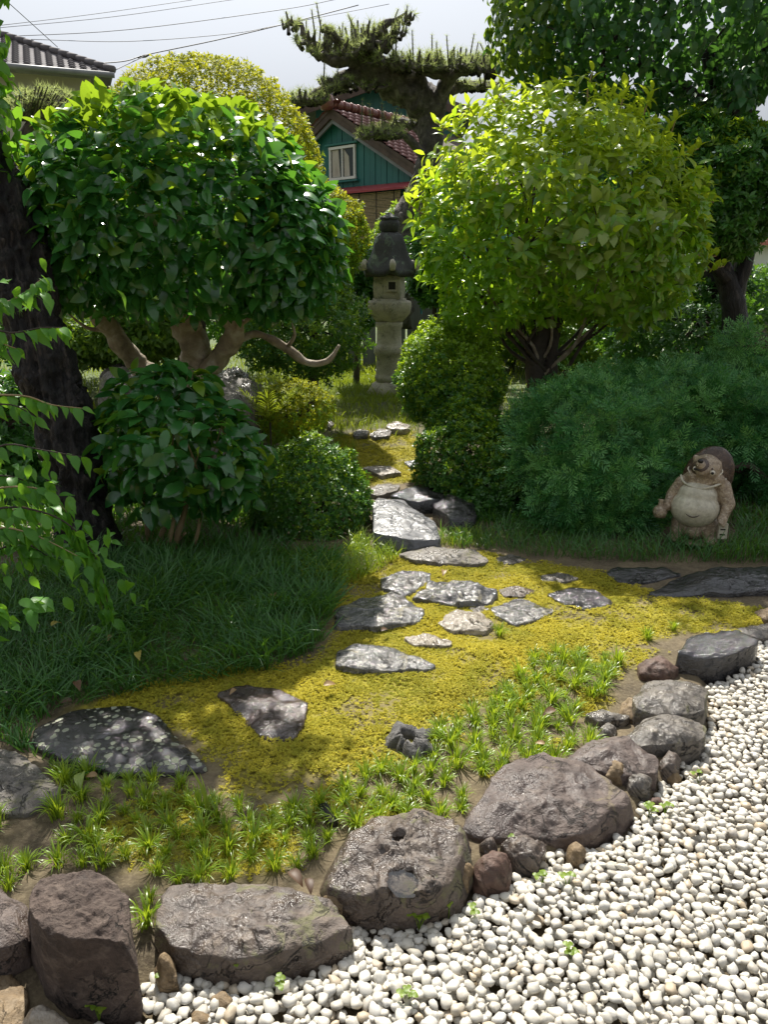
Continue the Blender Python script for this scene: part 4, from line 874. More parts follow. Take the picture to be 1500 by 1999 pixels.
leaves(ns, np.array(PP), np.array(DD), np.array(NN), np.array(LL), LEAF_S, m_spr, None, None, 290)

# ------------------------------------------------------------------ pine
pb = np.array([at(800, 640, 10.2)[0], 10.2, 0]); pb[2] = hz(pb[0], pb[1])
pine = thing('pine_tree', 'old sculpted pine with twisted trunk and flat needle pads before the green houses', 'tree', pb)
def barktube(pts, r, n, seed):
    V, F = tube(AT(pts), r, n, 0, 1, 0, sub=10); m = (len(V)-2)//n; Cc = np.repeat(V[:-2].reshape(m, n, 3).mean(1), n, 0); od = norm(V[:-2]-Cc); rr = np.linalg.norm(V[:-2]-Cc, axis=1)
    V[:-2] += od*(rr*(.26*fbm(V[:-2]*9, 4, seed) + .16*np.abs(fbm(V[:-2]*26, 2, seed+3))))[:, None]; A = Acc(); A.add(V, F); return A
for nm, pts, r in (('trunk', [(772, 640, 10.2), (782, 520, 10.2), (788, 440, 10.2), (812, 385, 10.2), (836, 320, 10.2), (842, 262, 10.2), (838, 215, 10.2), (805, 180, 10.15), (755, 150, 10.1), (712, 125, 10.0), (685, 95, 9.9)], [.19, .17, .15, .135, .125, .135, .18, .205, .19, .16, .10]),
                   ('limb', [(838, 235, 10.2), (862, 185, 10.1), (880, 150, 10.0), (915, 130, 9.9), (955, 105, 9.8)], [.12, .10, .075, .055, .03]),
                   ('limb', [(880, 150, 10.0), (830, 138, 9.9), (790, 120, 9.8), (755, 118, 9.7)], [.06, .05, .04, .02]),
                   ('limb', [(720, 150, 10.1), (680, 150, 9.9), (640, 172, 9.8), (600, 195, 9.7), (570, 200, 9.6), (552, 185, 9.6)], [.10, .08, .055, .045, .03, .012]),
                   ('limb', [(720, 118, 10.0), (680, 112, 9.8), (650, 118, 9.7), (620, 92, 9.7), (592, 70, 9.6)], [.11, .085, .06, .04, .02]),
                   ('limb', [(700, 105, 9.9), (735, 75, 9.8), (750, 50, 9.7), (775, 38, 9.7), (795, 22, 9.7)], [.07, .055, .045, .022, .006]),
                   ('limb', [(592, 70, 9.6), (588, 48, 9.6), (565, 40, 9.6), (558, 22, 9.6)], [.035, .03, .018, .006]), ('limb', [(640, 110, 9.7), (640, 68, 9.7), (632, 48, 9.7)], [.045, .05, .02]),
                   ('limb', [(826, 300, 10.1), (785, 262, 9.9), (755, 268, 9.7), (720, 262, 9.6)], [.05, .04, .032, .015]), ('limb', [(835, 260, 10.2), (795, 240, 10.4), (770, 236, 10.5)], [.06, .05, .02]), ('limb', [(850, 190, 10.2), (900, 170, 10.4), (960, 165, 10.5), (985, 170, 10.5)], [.07, .055, .04, .015])):
    part(nm, barktube(pts, r, 26 if nm == 'trunk' else 14, len(pts)), m_pbark, pine)
def tuft_t(n, l, w, seed, up=.5):
    r = np.random.default_rng(seed); V = []; T = []
    for i in range(n):
        d = norm(r.normal(size=3)*np.array([1, 1, .6])+np.array([0, 0, up])); x = norm(np.cross(d, r.normal(size=3))); b = len(V); ll = l*r.uniform(.75, 1.1)
        V += [x*w/2, -x*w/2, d*ll]; T += [[b, b+1, b+2]]
    return np.array(V), np.array(T)
TUF = [tuft_t(16, 1, .06, s) for s in range(4)]; TA = [Acc(), Acc()]; TW = Acc()
pads = [(655, 88, 55, 26, 70, 9.7), (605, 72, 30, 18, 20, 9.6), (720, 72, 50, 30, 55, 9.7), (765, 50, 30, 22, 24, 9.7), (590, 185, 55, 16, 60, 9.65), (660, 152, 40, 12, 34, 9.8), (700, 160, 60, 14, 30, 9.9), (890, 112, 72, 28, 120, 9.8), (810, 112, 60, 26, 70, 9.75), (700, 60, 70, 34, 40, 9.75), (567, 38, 20, 18, 12, 9.6), (795, 28, 16, 16, 8, 9.7), (640, 55, 18, 14, 10, 9.7), (760, 110, 45, 16, 40, 9.8),
        (745, 252, 48, 16, 80, 9.6), (790, 235, 28, 12, 26, 10.4), (930, 160, 55, 14, 60, 10.4), (955, 120, 28, 26, 40, 9.8), (812, 372, 16, 14, 10, 9.9), (650, 168, 20, 8, 14, 9.8)]
for x0, y0, rx, ry, n_, Y in pads:
    c = at(x0, y0+ry*.9, Y)
    for i in range(int(n_*.85)):
        u, v = RNG.uniform(-1, 1, 2); h = math.sqrt(max(0, 1-u*u*.8)); pt = at(x0+u*rx, y0+ry*.7-h*ry*RNG.uniform(.0, 1.45), Y+v*.38*h); tall = random.random() < .06
        st = c + (pt-c)*np.array([.65, .65, .0]); V, F = tube([st, st*.5+pt*.5-np.array([0, 0, .02]), pt], [.028, .020, .010], 5, .25, 20, sub=3, cap=False); TW.add(V, F)
        if tall:
            e = pt + np.array([RNG.normal(0, .05), RNG.normal(0, .03), RNG.uniform(.06, .28)]); V, F = tube([pt, e], [.009, .006], 5, sub=1); TW.add(V, F)
            mm = 5; ps = pt + (e-pt)*np.linspace(.3, 1, mm)[:, None]; stamp(TA[0], *TUF[i % 4], ps, *basis(np.tile([[0, 1.0, .0]], (mm, 1)), np.tile([[0, 0, 1.0]], (mm, 1))), np.full(mm, .05))
        rr = norm(RNG.normal(size=(2, 3))); ax = norm(np.array([[u*.7, v*.4, .7]])+RNG.normal(0, .45, (2, 3))); X, Y_, Z = basis(rr-ax*(rr*ax).sum(1, keepdims=True), ax)
        stamp(TA[1], *TUF[i % 4], np.array([pt, pt*.7+st*.3]), X, Y_, Z, RNG.uniform(.06, .10, 2))
part('twig', TW, m_pbark, pine, kind='stuff'); TA[1].add(np.concatenate(TA[0].V), [np.concatenate(v) for v in TA[0].F.values()], np.concatenate(TA[0].T)); part('needles', TA[1], m_pin, pine, False, kind='stuff')
# the small pine by the grey roofed house
sp = thing('small_pine', 'small grey green pine crown peeping between the cream wall and the camellia', 'tree', at(60, 700, 8.6)*np.array([1, 1, 0])+np.array([0, 0, .2]))
TA = Acc(); TW = Acc()
for i in range(170):
    u, v = RNG.uniform(-1, 1, 2); pt = at(80+u*85, 205-RNG.uniform(0, 1)*38*(1-u*u), 8.5+v*.4); st = at(60+u*50, 235, 8.5); V, F = tube([st, (st+pt)/2, pt], [.014, .01, .006], 5, sub=1, cap=False); TW.add(V, F)
    rr = norm(RNG.normal(size=(2, 3))); ax = norm(np.array([[0, 0, 1.0]])+RNG.normal(0, .3, (2, 3))); X, Y_, Z = basis(rr-ax*(rr*ax).sum(1, keepdims=True), ax); stamp(TA, *TUF[i % 4], np.array([pt, (pt+st)/2]), X, Y_, Z, RNG.uniform(.07, .10, 2))
V, F = tube(AT([(60, 760, 8.6), (50, 500, 8.6), (40, 300, 8.6), (70, 225, 8.5)]), [.10, .09, .07, .04], 10, .15, 12); A = Acc(); A.add(V, F); part('trunk', A, m_pbark, sp); part('twig', TW, m_pbark, sp, kind='stuff'); part('needles', TA, m_pin, sp, False, kind='stuff')

# ------------------------------------------------------------------ shrubs and hedge at the back of the garden
for lab, e, mt in (('bright backlit bush seen through the gap under the camellia limbs', [ell(270, 650, 95, 50, 7.2, .5), ell(190, 665, 60, 45, 7.3, .4)], m_back), ('dark hedge bush at the far left behind the black trunk', [ell(60, 560, 150, 160, 8.0, .8)], m_drk), ('low dark shrub filling the shade between the black trunk and the small camellia', [ell(150, 960, 120, 120, 4.7, .35), ell(40, 880, 130, 150, 4.9, .4)], m_drk), ('shaded low shrub behind the bare stems of the small camellia', [ell(400, 1010, 120, 85, 4.55, .28)], m_drk),
                  ('low hedge bush behind the camellia at the back of the garden', [ell(350, 590, 200, 80, 9.0, .7)], m_drk), ('sunny green hedge bush behind the osmanthus stems', [ell(1000, 620, 130, 80, 9.6, .6), ell(1120, 660, 110, 60, 9.0, .5)], m_back),
                  ('hedge bush at the back right beyond the laurel tree', [ell(1230, 560, 130, 110, 10.0, .7)], m_drk), ('dark leafy bush behind the lantern firebox to the right', [ell(842, 520, 45, 75, 9.4, .4)], m_drk), ('green bush standing between the pine trunk foot and the fence', [ell(800, 470, 70, 60, 11.6, .5)], m_back),
                  ('dark bush left of the lantern firebox in the gap', [ell(695, 560, 45, 80, 8.8, .4)], m_drk), ('yellow green shrub spilling from behind the right edge trees', [ell(1462, 580, 24, 50, 9.0, .3)], m_back)):
    clipped('background_bush', lab, 'bush', e, int(1500*len(e)), .075, mt, None, 0, 6, .14, .18, leaf=leaf_s(.45), seed=len(lab), trunk=[basepole(e[0][0][0]/ (e[0][0][1]*CP)*FOC+750 if False else 750+FOC*e[0][0][0]/project(e[0][0])[2][0], e[0][0][1], e[0][0][2])])
# ------------------------------------------------------------------ stones
SP_ = []                                             # footprints, to keep plants off the stones
def stone(name, label, poly, top, mat, thick=None, dome=.02, amp=.05, seed=0, flare=1.04, n=72, fine=.004, group=None, cat='stone', flat=False, edge=.05, tilt=(0, 0), cuts=0, lean=(0, 0)):
    """a stone whose upper outline is given as seen in the photograph"""
    if name == 'edge_stone' and n <= 56: top *= .6; dome *= 1.25; edge = .22; thick = (thick or .06)*.7
    pts = np.array(poly, float); gx_ = pts.mean(0); g = ground(gx_[0], gx_[1]); zt = g[2] + top
    W = np.array([onz(x, y, zt)[:2] for x, y in pts])
    e = np.linalg.norm(np.roll(W, -1, 0)-W, axis=1); cum = np.r_[0, np.cumsum(e)]; s = np.linspace(0, cum[-1], n, endpoint=False)
    Wc = np.vstack([W, W[:1]]); R = np.stack([np.interp(s, cum, Wc[:, 0]), np.interp(s, cum, Wc[:, 1])], 1)
    for _ in range(2): R = .25*np.roll(R, 1, 0) + .5*R + .25*np.roll(R, -1, 0)
    # centroid by area
    x, y = R[:, 0], R[:, 1]; cr = x*np.roll(y, -1)-np.roll(x, -1)*y; ar = cr.sum()/2; C = np.array([((x+np.roll(x, -1))*cr).sum(), ((y+np.roll(y, -1))*cr).sum()])/(6*ar); size = math.sqrt(abs(ar))
    r1 = fbm(np.c_[R*7/size*.3, np.full(n, seed)], 3, seed); R = C + (R-C)*(1 + amp*.7*r1)[:, None]
    SP_.append(C + (R-C)*1.03)
    T = thick if thick is not None else top + .05
    eh = min(edge*.22*size, T*.25); nr = 26 if n > 90 else 14
    prof = [(s_, dome*(1-s_**2.2)) for s_ in np.linspace(.05, .95, nr)] + [(.985, dome*.03-eh*.08), (1.005, -eh*.35), (1.018, -eh), (1.018+.4*(flare-1), -T*.36), (1.018+.6*(flare-1), -T*.52), (1.018+.8*(flare-1), -T*.68), (1.018+flare-1, -T*.84), (flare, -T)]
    V = [[C[0], C[1], zt+dome]]
    for k, dz in prof: V += [[C[0]+(q[0]-C[0])*k, C[1]+(q[1]-C[1])*k, zt+dz] for q in R]
    V = np.array(V); m = len(prof); j = np.arange(n); k = (j+1) % n
    F = [np.stack([1+i*n+j, 1+i*n+n+j, 1+i*n+n+k, 1+i*n+k], -1) for i in range(m-1)]; F4 = np.concatenate(F)[:, ::-1]; F3 = np.stack([np.zeros(n, int), 1+k, 1+j], -1)[:, ::-1]
    below = np.clip((zt-V[:, 2])/T, 0, 1)[:, None]; V[:, :2] += below*np.array(lean)
    V[:, 2] += (V[:, 0]-C[0])*tilt[0] + (V[:, 1]-C[1])*tilt[1]
    a = amp*size
    q = V/size*2.2 + seed*3.1
    off = np.stack([fbm(q, 4, seed), fbm(q+9.7, 4, seed+1), fbm(q+23.1, 4, seed+2)], 1)*a*np.array([.45, .45, .55])
    rid = (.5-np.abs(fbm(V/size*1.6+seed, 3, seed+4)))*a*.9; off[:, 2] += rid
    off[:, 2] += (np.abs(fbm(V/size*4.5+seed, 3, seed+11))*-.5+.15)*a*.55
    V = V + off + (fbm(V*55, 3, seed+5)*fine)[:, None]*norm(V-np.array([C[0], C[1], zt-T*.7]))
    for c_ in range(cuts):                            # broken facets
        rr = np.random.default_rng(seed*7+c_); nn = norm(np.array([rr.normal(), rr.normal()-.8, rr.uniform(-.1, .9)])); d = ((V-np.array([C[0], C[1], zt-.3*T]))@nn); lim = np.quantile(d, .95); ex = np.clip(d-lim, 0, None); V = V - nn*(ex*.7)[:, None]
    A = Acc(); A.add(V, [F4, F3[:, ::-1]]); 
    return solo(name, A, mat, label, cat, group, True, None, np.array([C[0], C[1], g[2]]))
M_ = {'slate': rockmat('wet_slate_painted_glare', (.022, .021, .022), (.10, .098, .096), (.34, .32, .29), 9, .8, 1.0, rwet=.10, rdry=.45, patch=.25, patch_col=(.16, .14, .07)),  # pale patches put reflected sky glare into the stone colour
      'brown': rockmat('wet_brown_rock', (.018, .010, .009), (.055, .034, .029), (.12, .10, .09), 6, .85, 1.0, rwet=.12),
      'purple': rockmat('purple_basalt', (.038, .025, .021), (.088, .061, .050), (.14, .105, .085), 6, .38, 1.2, patch=.15, patch_col=(.15, .12, .07), rwet=.3),
      'edge': rockmat('edge_rock', (.040, .028, .022), (.095, .070, .054), (.15, .115, .085), 7, .45, 1.2, rwet=.2, patch=.30, patch_col=(.13, .125, .055)),
      'black': rockmat('black_wet_rock', (.005, .005, .006), (.020, .018, .020), (.05, .045, .045), 6, .85, 1.2, rwet=.10),
      'white': rockmat('pale_quartz_rock', (.14, .115, .085), (.34, .30, .24), (.09, .06, .04), 8, .6, 1.2, rwet=.14),
      'tan': rockmat('tan_rock', (.10, .065, .03), (.20, .14, .075), (.25, .19, .12), 9, .05, .9),
      'red': rockmat('red_brown_rock', (.045, .024, .018), (.11, .06, .042), (.12, .09, .065), 8, .1, .9),
      'grey': rockmat('grey_rock', (.045, .038, .031), (.125, .108, .09), (.19, .165, .13), 8, .45, 1.2, rwet=.18, patch=.25, patch_col=(.12, .115, .05)),
      'lich': rockmat('lichen_slab', (.008, .006, .008), (.028, .021, .023), (.018, .013, .014), 5, .9, .8, lichen=.95, lichen_col=(.26, .28, .19), lscale=40, rwet=.13),
      'bould': rockmat('boulder', (.038, .026, .021), (.095, .067, .054), (.17, .13, .105), 8, .0, 1.4, patch=.1, patch_col=(.10, .09, .05), rdry=.85, fine=110),
      'dome': rockmat('grey_dome_rock', (.05, .053, .060), (.12, .122, .13), (.16, .15, .14), 8, .6, .8, rwet=.22)}
ST = lambda *a, **k: stone('stepping_stone', *a, **{**dict(cat='stepping stone', group='stepping stones set in the moss'), **k})
ST('large dark slab dotted with pale round lichen left of the moss', [(65, 1420), (150, 1385), (260, 1380), (312, 1400), (345, 1440), (402, 1498), (335, 1506), (230, 1512), (130, 1482), (62, 1452)], 0.0186, M_['lich'], dome=0.015, seed=1, amp=.03)
ST('wet dark brown wedge shaped slab in the moss beside the long grass', [(420, 1352), (470, 1336), (540, 1345), (600, 1372), (595, 1402), (574, 1442), (510, 1440), (470, 1397)], 0.0082, M_['brown'], dome=0.0072, seed=2, amp=.04)
ST('long wet slab tapering to a point at its right end', [(655, 1302), (660, 1270), (700, 1255), (760, 1262), (850, 1297), (830, 1306), (700, 1308)], 0.0149, M_['slate'], dome=0.018, seed=3)
ST('broad wet glistening slab against the end of the long grass', [(650, 1220), (655, 1187), (700, 1166), (780, 1162), (828, 1190), (818, 1210), (740, 1225)], 0.0186, M_['slate'], dome=0.021, seed=4, amp=.07)
ST('thin flat yellowish slab between the pale stone and the pointed slab', [(790, 1245), (830, 1236), (880, 1250), (880, 1260), (810, 1260)], 0.0112, M_['white'], seed=5, thick=.04, dome=0.0048)
ST('pale cream rounded stone in the moss', [(855, 1215), (890, 1190), (940, 1196), (967, 1216), (950, 1230), (880, 1230)], 0.0149, M_['white'], dome=0.018, seed=6)
ST('grey diamond shaped slab in the moss', [(960, 1186), (1010, 1168), (1088, 1190), (1060, 1205), (1005, 1222), (968, 1200)], 0.0149, M_['slate'], dome=0.0072, seed=7, amp=.03, thick=.08)
ST('black glistening slab nearest the moss in shade', [(1070, 1160), (1110, 1147), (1160, 1150), (1205, 1180), (1150, 1192), (1100, 1180)], 0.013, M_['black'], dome=0.0072, seed=8, amp=.03)
ST('large layered grey stone with ragged broken top', [(810, 1165), (840, 1138), (880, 1134), (920, 1140), (975, 1160), (962, 1175), (890, 1180), (830, 1172)], 0.0223, M_['slate'], dome=0.024, seed=9, amp=.13, cuts=2)
ST('pale green grey wet stone beside the grass under the oblong one', [(745, 1130), (790, 1112), (840, 1120), (835, 1135), (790, 1160), (750, 1150)], 0.0149, M_['slate'], dome=0.018, seed=10, amp=.09)
ST('oblong humped stone with white rim lying across the path', [(780, 1080), (830, 1068), (930, 1076), (955, 1092), (938, 1098), (870, 1100), (805, 1090)], 0.026, M_['grey'], dome=0.021, seed=11, thick=.12)
ST('small brown flat stone behind the diamond shaped slab', [(975, 1150), (1010, 1143), (1050, 1153), (1020, 1166), (985, 1163)], 0.0074, M_['edge'], seed=12, dome=0.006)
ST('low mossy grey stone in the shaded moss', [(1050, 1125), (1090, 1118), (1130, 1128), (1100, 1137), (1060, 1136)], 0.0056, M_['grey'], seed=13, dome=0.006)
ST('tiny pale stone between the cream stone and the layered one', [(915, 1186), (940, 1180), (955, 1190), (928, 1199)], 0.0044, M_['grey'], seed=14, dome=0.0036, n=40)
ST('faint flat stone in the shade behind the oblong stone', [(965, 1090), (1000, 1082), (1030, 1092), (1000, 1102), (970, 1100)], 0.0044, M_['grey'], seed=15, dome=0.0036, n=40)
ST('long black wet slab with a white rim at the right edge', [(1270, 1155), (1310, 1130), (1400, 1108), (1500, 1106), (1580, 1120), (1580, 1150), (1420, 1155), (1300, 1158)], 0.026, M_['black'], dome=0.021, seed=16, thick=.12, n=96, flare=1.02)
ST('dark flat slab in shade below the statue', [(1185, 1118), (1205, 1108), (1300, 1110), (1330, 1122), (1260, 1136), (1210, 1132)], 0.0149, M_['black'], dome=0.009, seed=17)
ST('big smooth grey domed stone in the path', [(732, 1040), (728, 990), (745, 978), (785, 980), (850, 1015), (860, 1042), (800, 1048)], 0.085, M_['dome'], dome=0.02, seed=18, thick=.22, amp=.04, n=96, tilt=(-.08, .05))
ST('black wet stone behind the grey domed one', [(760, 968), (800, 950), (840, 945), (882, 960), (860, 975), (805, 978)], 0.07, M_['black'], dome=0.012, seed=19, thick=.2)
ST('shadowed black boulder under the box shrub beside the domed stone', [(845, 985), (880, 965), (925, 985), (930, 1010), (880, 1015)], 0.09, M_['black'], dome=0.03, seed=20, thick=.2)
ST('flat grey step just above the domed stone', [(715, 962), (740, 944), (780, 946), (776, 958), (740, 968)], 0.0186, M_['grey'], dome=0.006, seed=21)
ST('pale flat step in the upper moss', [(708, 915), (735, 908), (765, 912), (785, 922), (745, 928)], 0.0112, M_['white'], dome=0.0048, seed=22, thick=.05)
ST('light grey step by the foot of the box shrub', [(790, 902), (812, 896), (838, 899), (830, 911), (800, 910)], 0.0112, M_['dome'], dome=0.0048, seed=23)
ST('small grey stone at the lawn edge, left one of the pair', [(688, 845), (702, 838), (722, 842), (716, 850), (694, 850)], 0.0186, M_['grey'], seed=24, n=40)
ST('flat grey stone in the middle of the lawn edge', [(722, 846), (742, 837), (768, 842), (758, 852), (730, 853)], 0.0223, M_['grey'], seed=25, n=40)
ST('grey stone with a white top at the right end of the lawn edge', [(752, 832), (772, 823), (800, 830), (796, 838), (765, 838)], 0.0298, M_['white'], seed=26, n=40)
ST('tiny dark stone at the foot of the small yellow green cushion shrub', [(632, 826), (644, 820), (654, 828), (642, 834)], 0.0223, M_['grey'], seed=27, n=32)
ST('speckled brown grey slab cut off by the left edge', [(-70, 1465), (-10, 1462), (40, 1475), (120, 1540), (60, 1582), (-70, 1590)], 0.0186, M_['grey'], dome=0.012, seed=28)
ED = lambda *a, **k: stone('edge_stone', *a, **{**dict(cat='rock', group='rocks edging the white gravel'), **k})
ED('tall blocky purple brown boulder in the bottom left corner', [(58, 1735), (75, 1712), (200, 1712), (245, 1745), (262, 1800), (262, 1830), (150, 1835), (62, 1822)], .185, M_['bould'], thick=.23, dome=.012, seed=41, amp=.08, flare=1.10, n=140, edge=.10, fine=.006, cuts=2, lean=(-.03, .02))
ED('reddish dark rock cut off by the left edge behind the tall boulder', [(-70, 1745), (0, 1738), (58, 1772), (50, 1825), (0, 1850), (-70, 1850)], .08, M_['purple'], dome=.03, seed=42, thick=.14)
ED('flat brown rock with a cracked hollow beside the tall boulder', [(335, 1748), (420, 1735), (500, 1735), (605, 1742), (640, 1752), (692, 1806), (560, 1852), (450, 1868), (330, 1842), (302, 1815)], .045, M_['edge'], thick=.09, dome=.014, tilt=(-.06, .14), seed=43, amp=.06, n=120, edge=.07, fine=.005, cuts=0)
pr = ED('broad brown rock holding a small rain puddle', [(630, 1680), (660, 1645), (720, 1612), (830, 1598), (900, 1622), (930, 1668), (905, 1712), (800, 1745), (700, 1742), (640, 1715)], 0.07, M_['edge'], thick=.13, dome=.02, tilt=(.05, .16), seed=44, amp=.10, n=120, edge=.16, fine=.006, cuts=2)
ED('largest rock, purple brown with sloping cracked front', [(900, 1605), (975, 1512), (1050, 1496), (1150, 1500), (1238, 1560), (1240, 1585), (1150, 1610), (1050, 1612), (960, 1622)], 0.045, M_['purple'], thick=.10, dome=.02, seed=45, amp=.07, flare=1.02, tilt=(0, .22), n=120, edge=.10, fine=.005, cuts=1)
ED('smooth purple brown flat rock behind the largest one', [(1095, 1488), (1150, 1452), (1222, 1444), (1290, 1480), (1282, 1505), (1220, 1510), (1110, 1492)], 0.04, M_['purple'], dome=.02, tilt=(0, .15), seed=46, thick=.12)
ED('low olive grey rock next to the flat dish rock', [(1215, 1440), (1260, 1402), (1330, 1398), (1382, 1418), (1370, 1448), (1250, 1455)], .05, M_['grey'], dome=.03, seed=47, thick=.1)
ED('grey speckled rock with mossy left side', [(1240, 1362), (1262, 1332), (1340, 1328), (1385, 1350), (1375, 1385), (1320, 1396), (1245, 1382)], .06, M_['grey'], dome=.03, seed=48, thick=.11)
ED('earthy brown stone half buried beside the speckled rock', [(1208, 1392), (1225, 1362), (1260, 1375), (1280, 1400), (1240, 1408)], .025, M_['tan'], dome=.02, seed=49, n=48)
ED('small flat brown grey stone propped behind the mondo tufts', [(1142, 1396), (1165, 1385), (1230, 1396), (1226, 1406), (1172, 1410)], .05, M_['grey'], dome=.012, seed=50, n=48, thick=.07)
ED('small rounded stone below the propped flat one', [(1165, 1428), (1185, 1414), (1208, 1424), (1200, 1440), (1175, 1440)], .02, M_['grey'], seed=51, n=40)
ED('black wet block with a split top by the far end of the gravel', [(1325, 1268), (1360, 1234), (1440, 1226), (1486, 1250), (1480, 1262), (1400, 1288), (1330, 1278)], 0.075, M_['black'], dome=.008, seed=52, thick=.12, amp=.06, n=96, edge=.07, cuts=2)
ED('flat grey strip stone behind the black block', [(1430, 1228), (1500, 1217), (1580, 1225), (1560, 1240), (1480, 1246)], .04, M_['grey'], dome=.01, seed=53)
ED('rusty orange brown stone left of the black block', [(1245, 1297), (1292, 1286), (1326, 1304), (1312, 1322), (1252, 1318)], .04, M_['red'], dome=.03, seed=54, thick=.08, n=56, cuts=2)
ED('brown flat chip at the right edge above the strip stone', [(1470, 1195), (1510, 1188), (1540, 1200), (1500, 1212)], .02, M_['tan'], seed=55, n=40)
ED('chunky brown stone at the lower right of the puddle rock', [(925, 1690), (960, 1664), (1000, 1680), (990, 1712), (950, 1726), (928, 1714)], .05, M_['red'], dome=.03, seed=56, thick=.08, n=56, cuts=2)
ED('broken dark brown stone in front of the largest rock', [(978, 1652), (1015, 1636), (1068, 1652), (1050, 1685), (1010, 1690)], .035, M_['edge'], dome=.025, seed=57, thick=.07, n=56, amp=.14, cuts=3)
ED('small tan lump between the puddle rock and the chunky brown stone', [(885, 1692), (905, 1678), (925, 1694), (915, 1716), (892, 1714)], .05, M_['tan'], dome=.02, seed=58, n=40, thick=.07)
ED('single tan pebble like stone in the gravel below the largest rock', [(1106, 1660), (1125, 1648), (1146, 1662), (1136, 1680), (1114, 1678)], .025, M_['tan'], dome=.02, seed=59, n=40)
ED('thin slab wedged between the puddle rock and the cracked rock', [(632, 1752), (650, 1744), (672, 1762), (664, 1774), (640, 1770)], .03, M_['tan'], dome=.01, seed=60, n=40)
ED('orange tan stone at the right foot of the tall boulder', [(300, 1895), (318, 1868), (342, 1878), (344, 1910), (312, 1918)], .03, M_['tan'], dome=.03, seed=61, n=40)
ED('white rounded stone at the foot of the tall boulder', [(45, 1990), (75, 1972), (120, 1985), (145, 2010), (100, 2030), (40, 2020)], .03, M_['white'], dome=.03, seed=62, n=48)
ED('flat sandy stone in the bottom left corner', [(-60, 1905), (10, 1885), (52, 1930), (45, 2000), (-20, 2040), (-80, 2000)], .012, M_['tan'], dome=.01, seed=63, n=56)
ED('brown angular stone leaning on the smooth flat rock', [(1172, 1500), (1195, 1486), (1230, 1500), (1222, 1518), (1185, 1518)], .045, M_['tan'], dome=.02, seed=64, n=48, cuts=2, thick=.07)
ED('grey brown chip right of the angular stone', [(1222, 1522), (1250, 1510), (1275, 1525), (1262, 1542), (1232, 1540)], .03, M_['grey'], seed=65, n=40, cuts=1)
ED('crumbling brown stone at the right end of the smooth flat rock', [(1285, 1490), (1305, 1468), (1332, 1480), (1325, 1502), (1298, 1508)], .03, M_['edge'], seed=66, n=40, cuts=2)
ED('small crumb of brown rock by the gravel edge', [(1292, 1518), (1315, 1508), (1335, 1520), (1318, 1534)], .02, M_['tan'], seed=67, n=36, cuts=1)
ED('brown split stone under the front of the largest rock', [(935, 1650), (962, 1640), (975, 1656), (955, 1668)], .03, M_['edge'], seed=68, n=36, cuts=2)
ED('pale grey stone left of the tall boulder', [(5, 1862), (28, 1850), (48, 1862), (40, 1880), (12, 1880)], .02, M_['grey'], seed=69, n=36)
for lab, poly, tp, mt, sd in (('large grey garden rock behind the pale camellia trunk', [(395, 790), (420, 735), (470, 720), (505, 760), (510, 800), (450, 815)], .28, 'grey', 71), ('grey rock left of the camellia limbs', [(190, 745), (215, 712), (262, 712), (280, 745), (240, 765)], .25, 'grey', 72),
                          ('long dark rock lying behind the black trunk', [(-80, 790), (-40, 765), (60, 762), (95, 780), (60, 800), (-60, 805)], .35, 'bould', 73)):
    stone('garden_rock', lab, poly, tp, M_[mt], thick=tp+.12, dome=.08, amp=.10, seed=sd, flare=1.1, edge=.12, cuts=2, cat='rock')
# rain water in the hollow of the puddle rock
m_wat, t = nt('rain_water'); fr = N(t, 'Fresnel', IOR=1.33); gl = N(t, 'BsdfGlossy', Roughness=.03); tp = N(t, 'BsdfTransparent'); tp.inputs['Color'].default_value = (.62, .60, .56, 1)
bp = N(t, 'Bump', Strength=.03, Distance=.001); t.links.new(noise(t, 40, 2), bp.inputs['Height']); t.links.new(bp.outputs[0], gl.inputs['Normal']); t.links.new(bp.outputs[0], fr.inputs['Normal'])
mx = N(t, 'MixShader'); t.links.new(math_(t, 'MULTIPLY', fr.outputs[0], 2.2), mx.inputs[0]); t.links.new(tp.outputs[0], mx.inputs[1]); t.links.new(gl.outputs[0], mx.inputs[2]); o = N(t, 'OutputMaterial'); t.links.new(mx.outputs[0], o.inputs[0])
prv = np.empty(len(pr.data.vertices)*3); pr.data.vertices.foreach_get('co', prv); prv = prv.reshape(-1, 3); prb = np.array(pr.location)
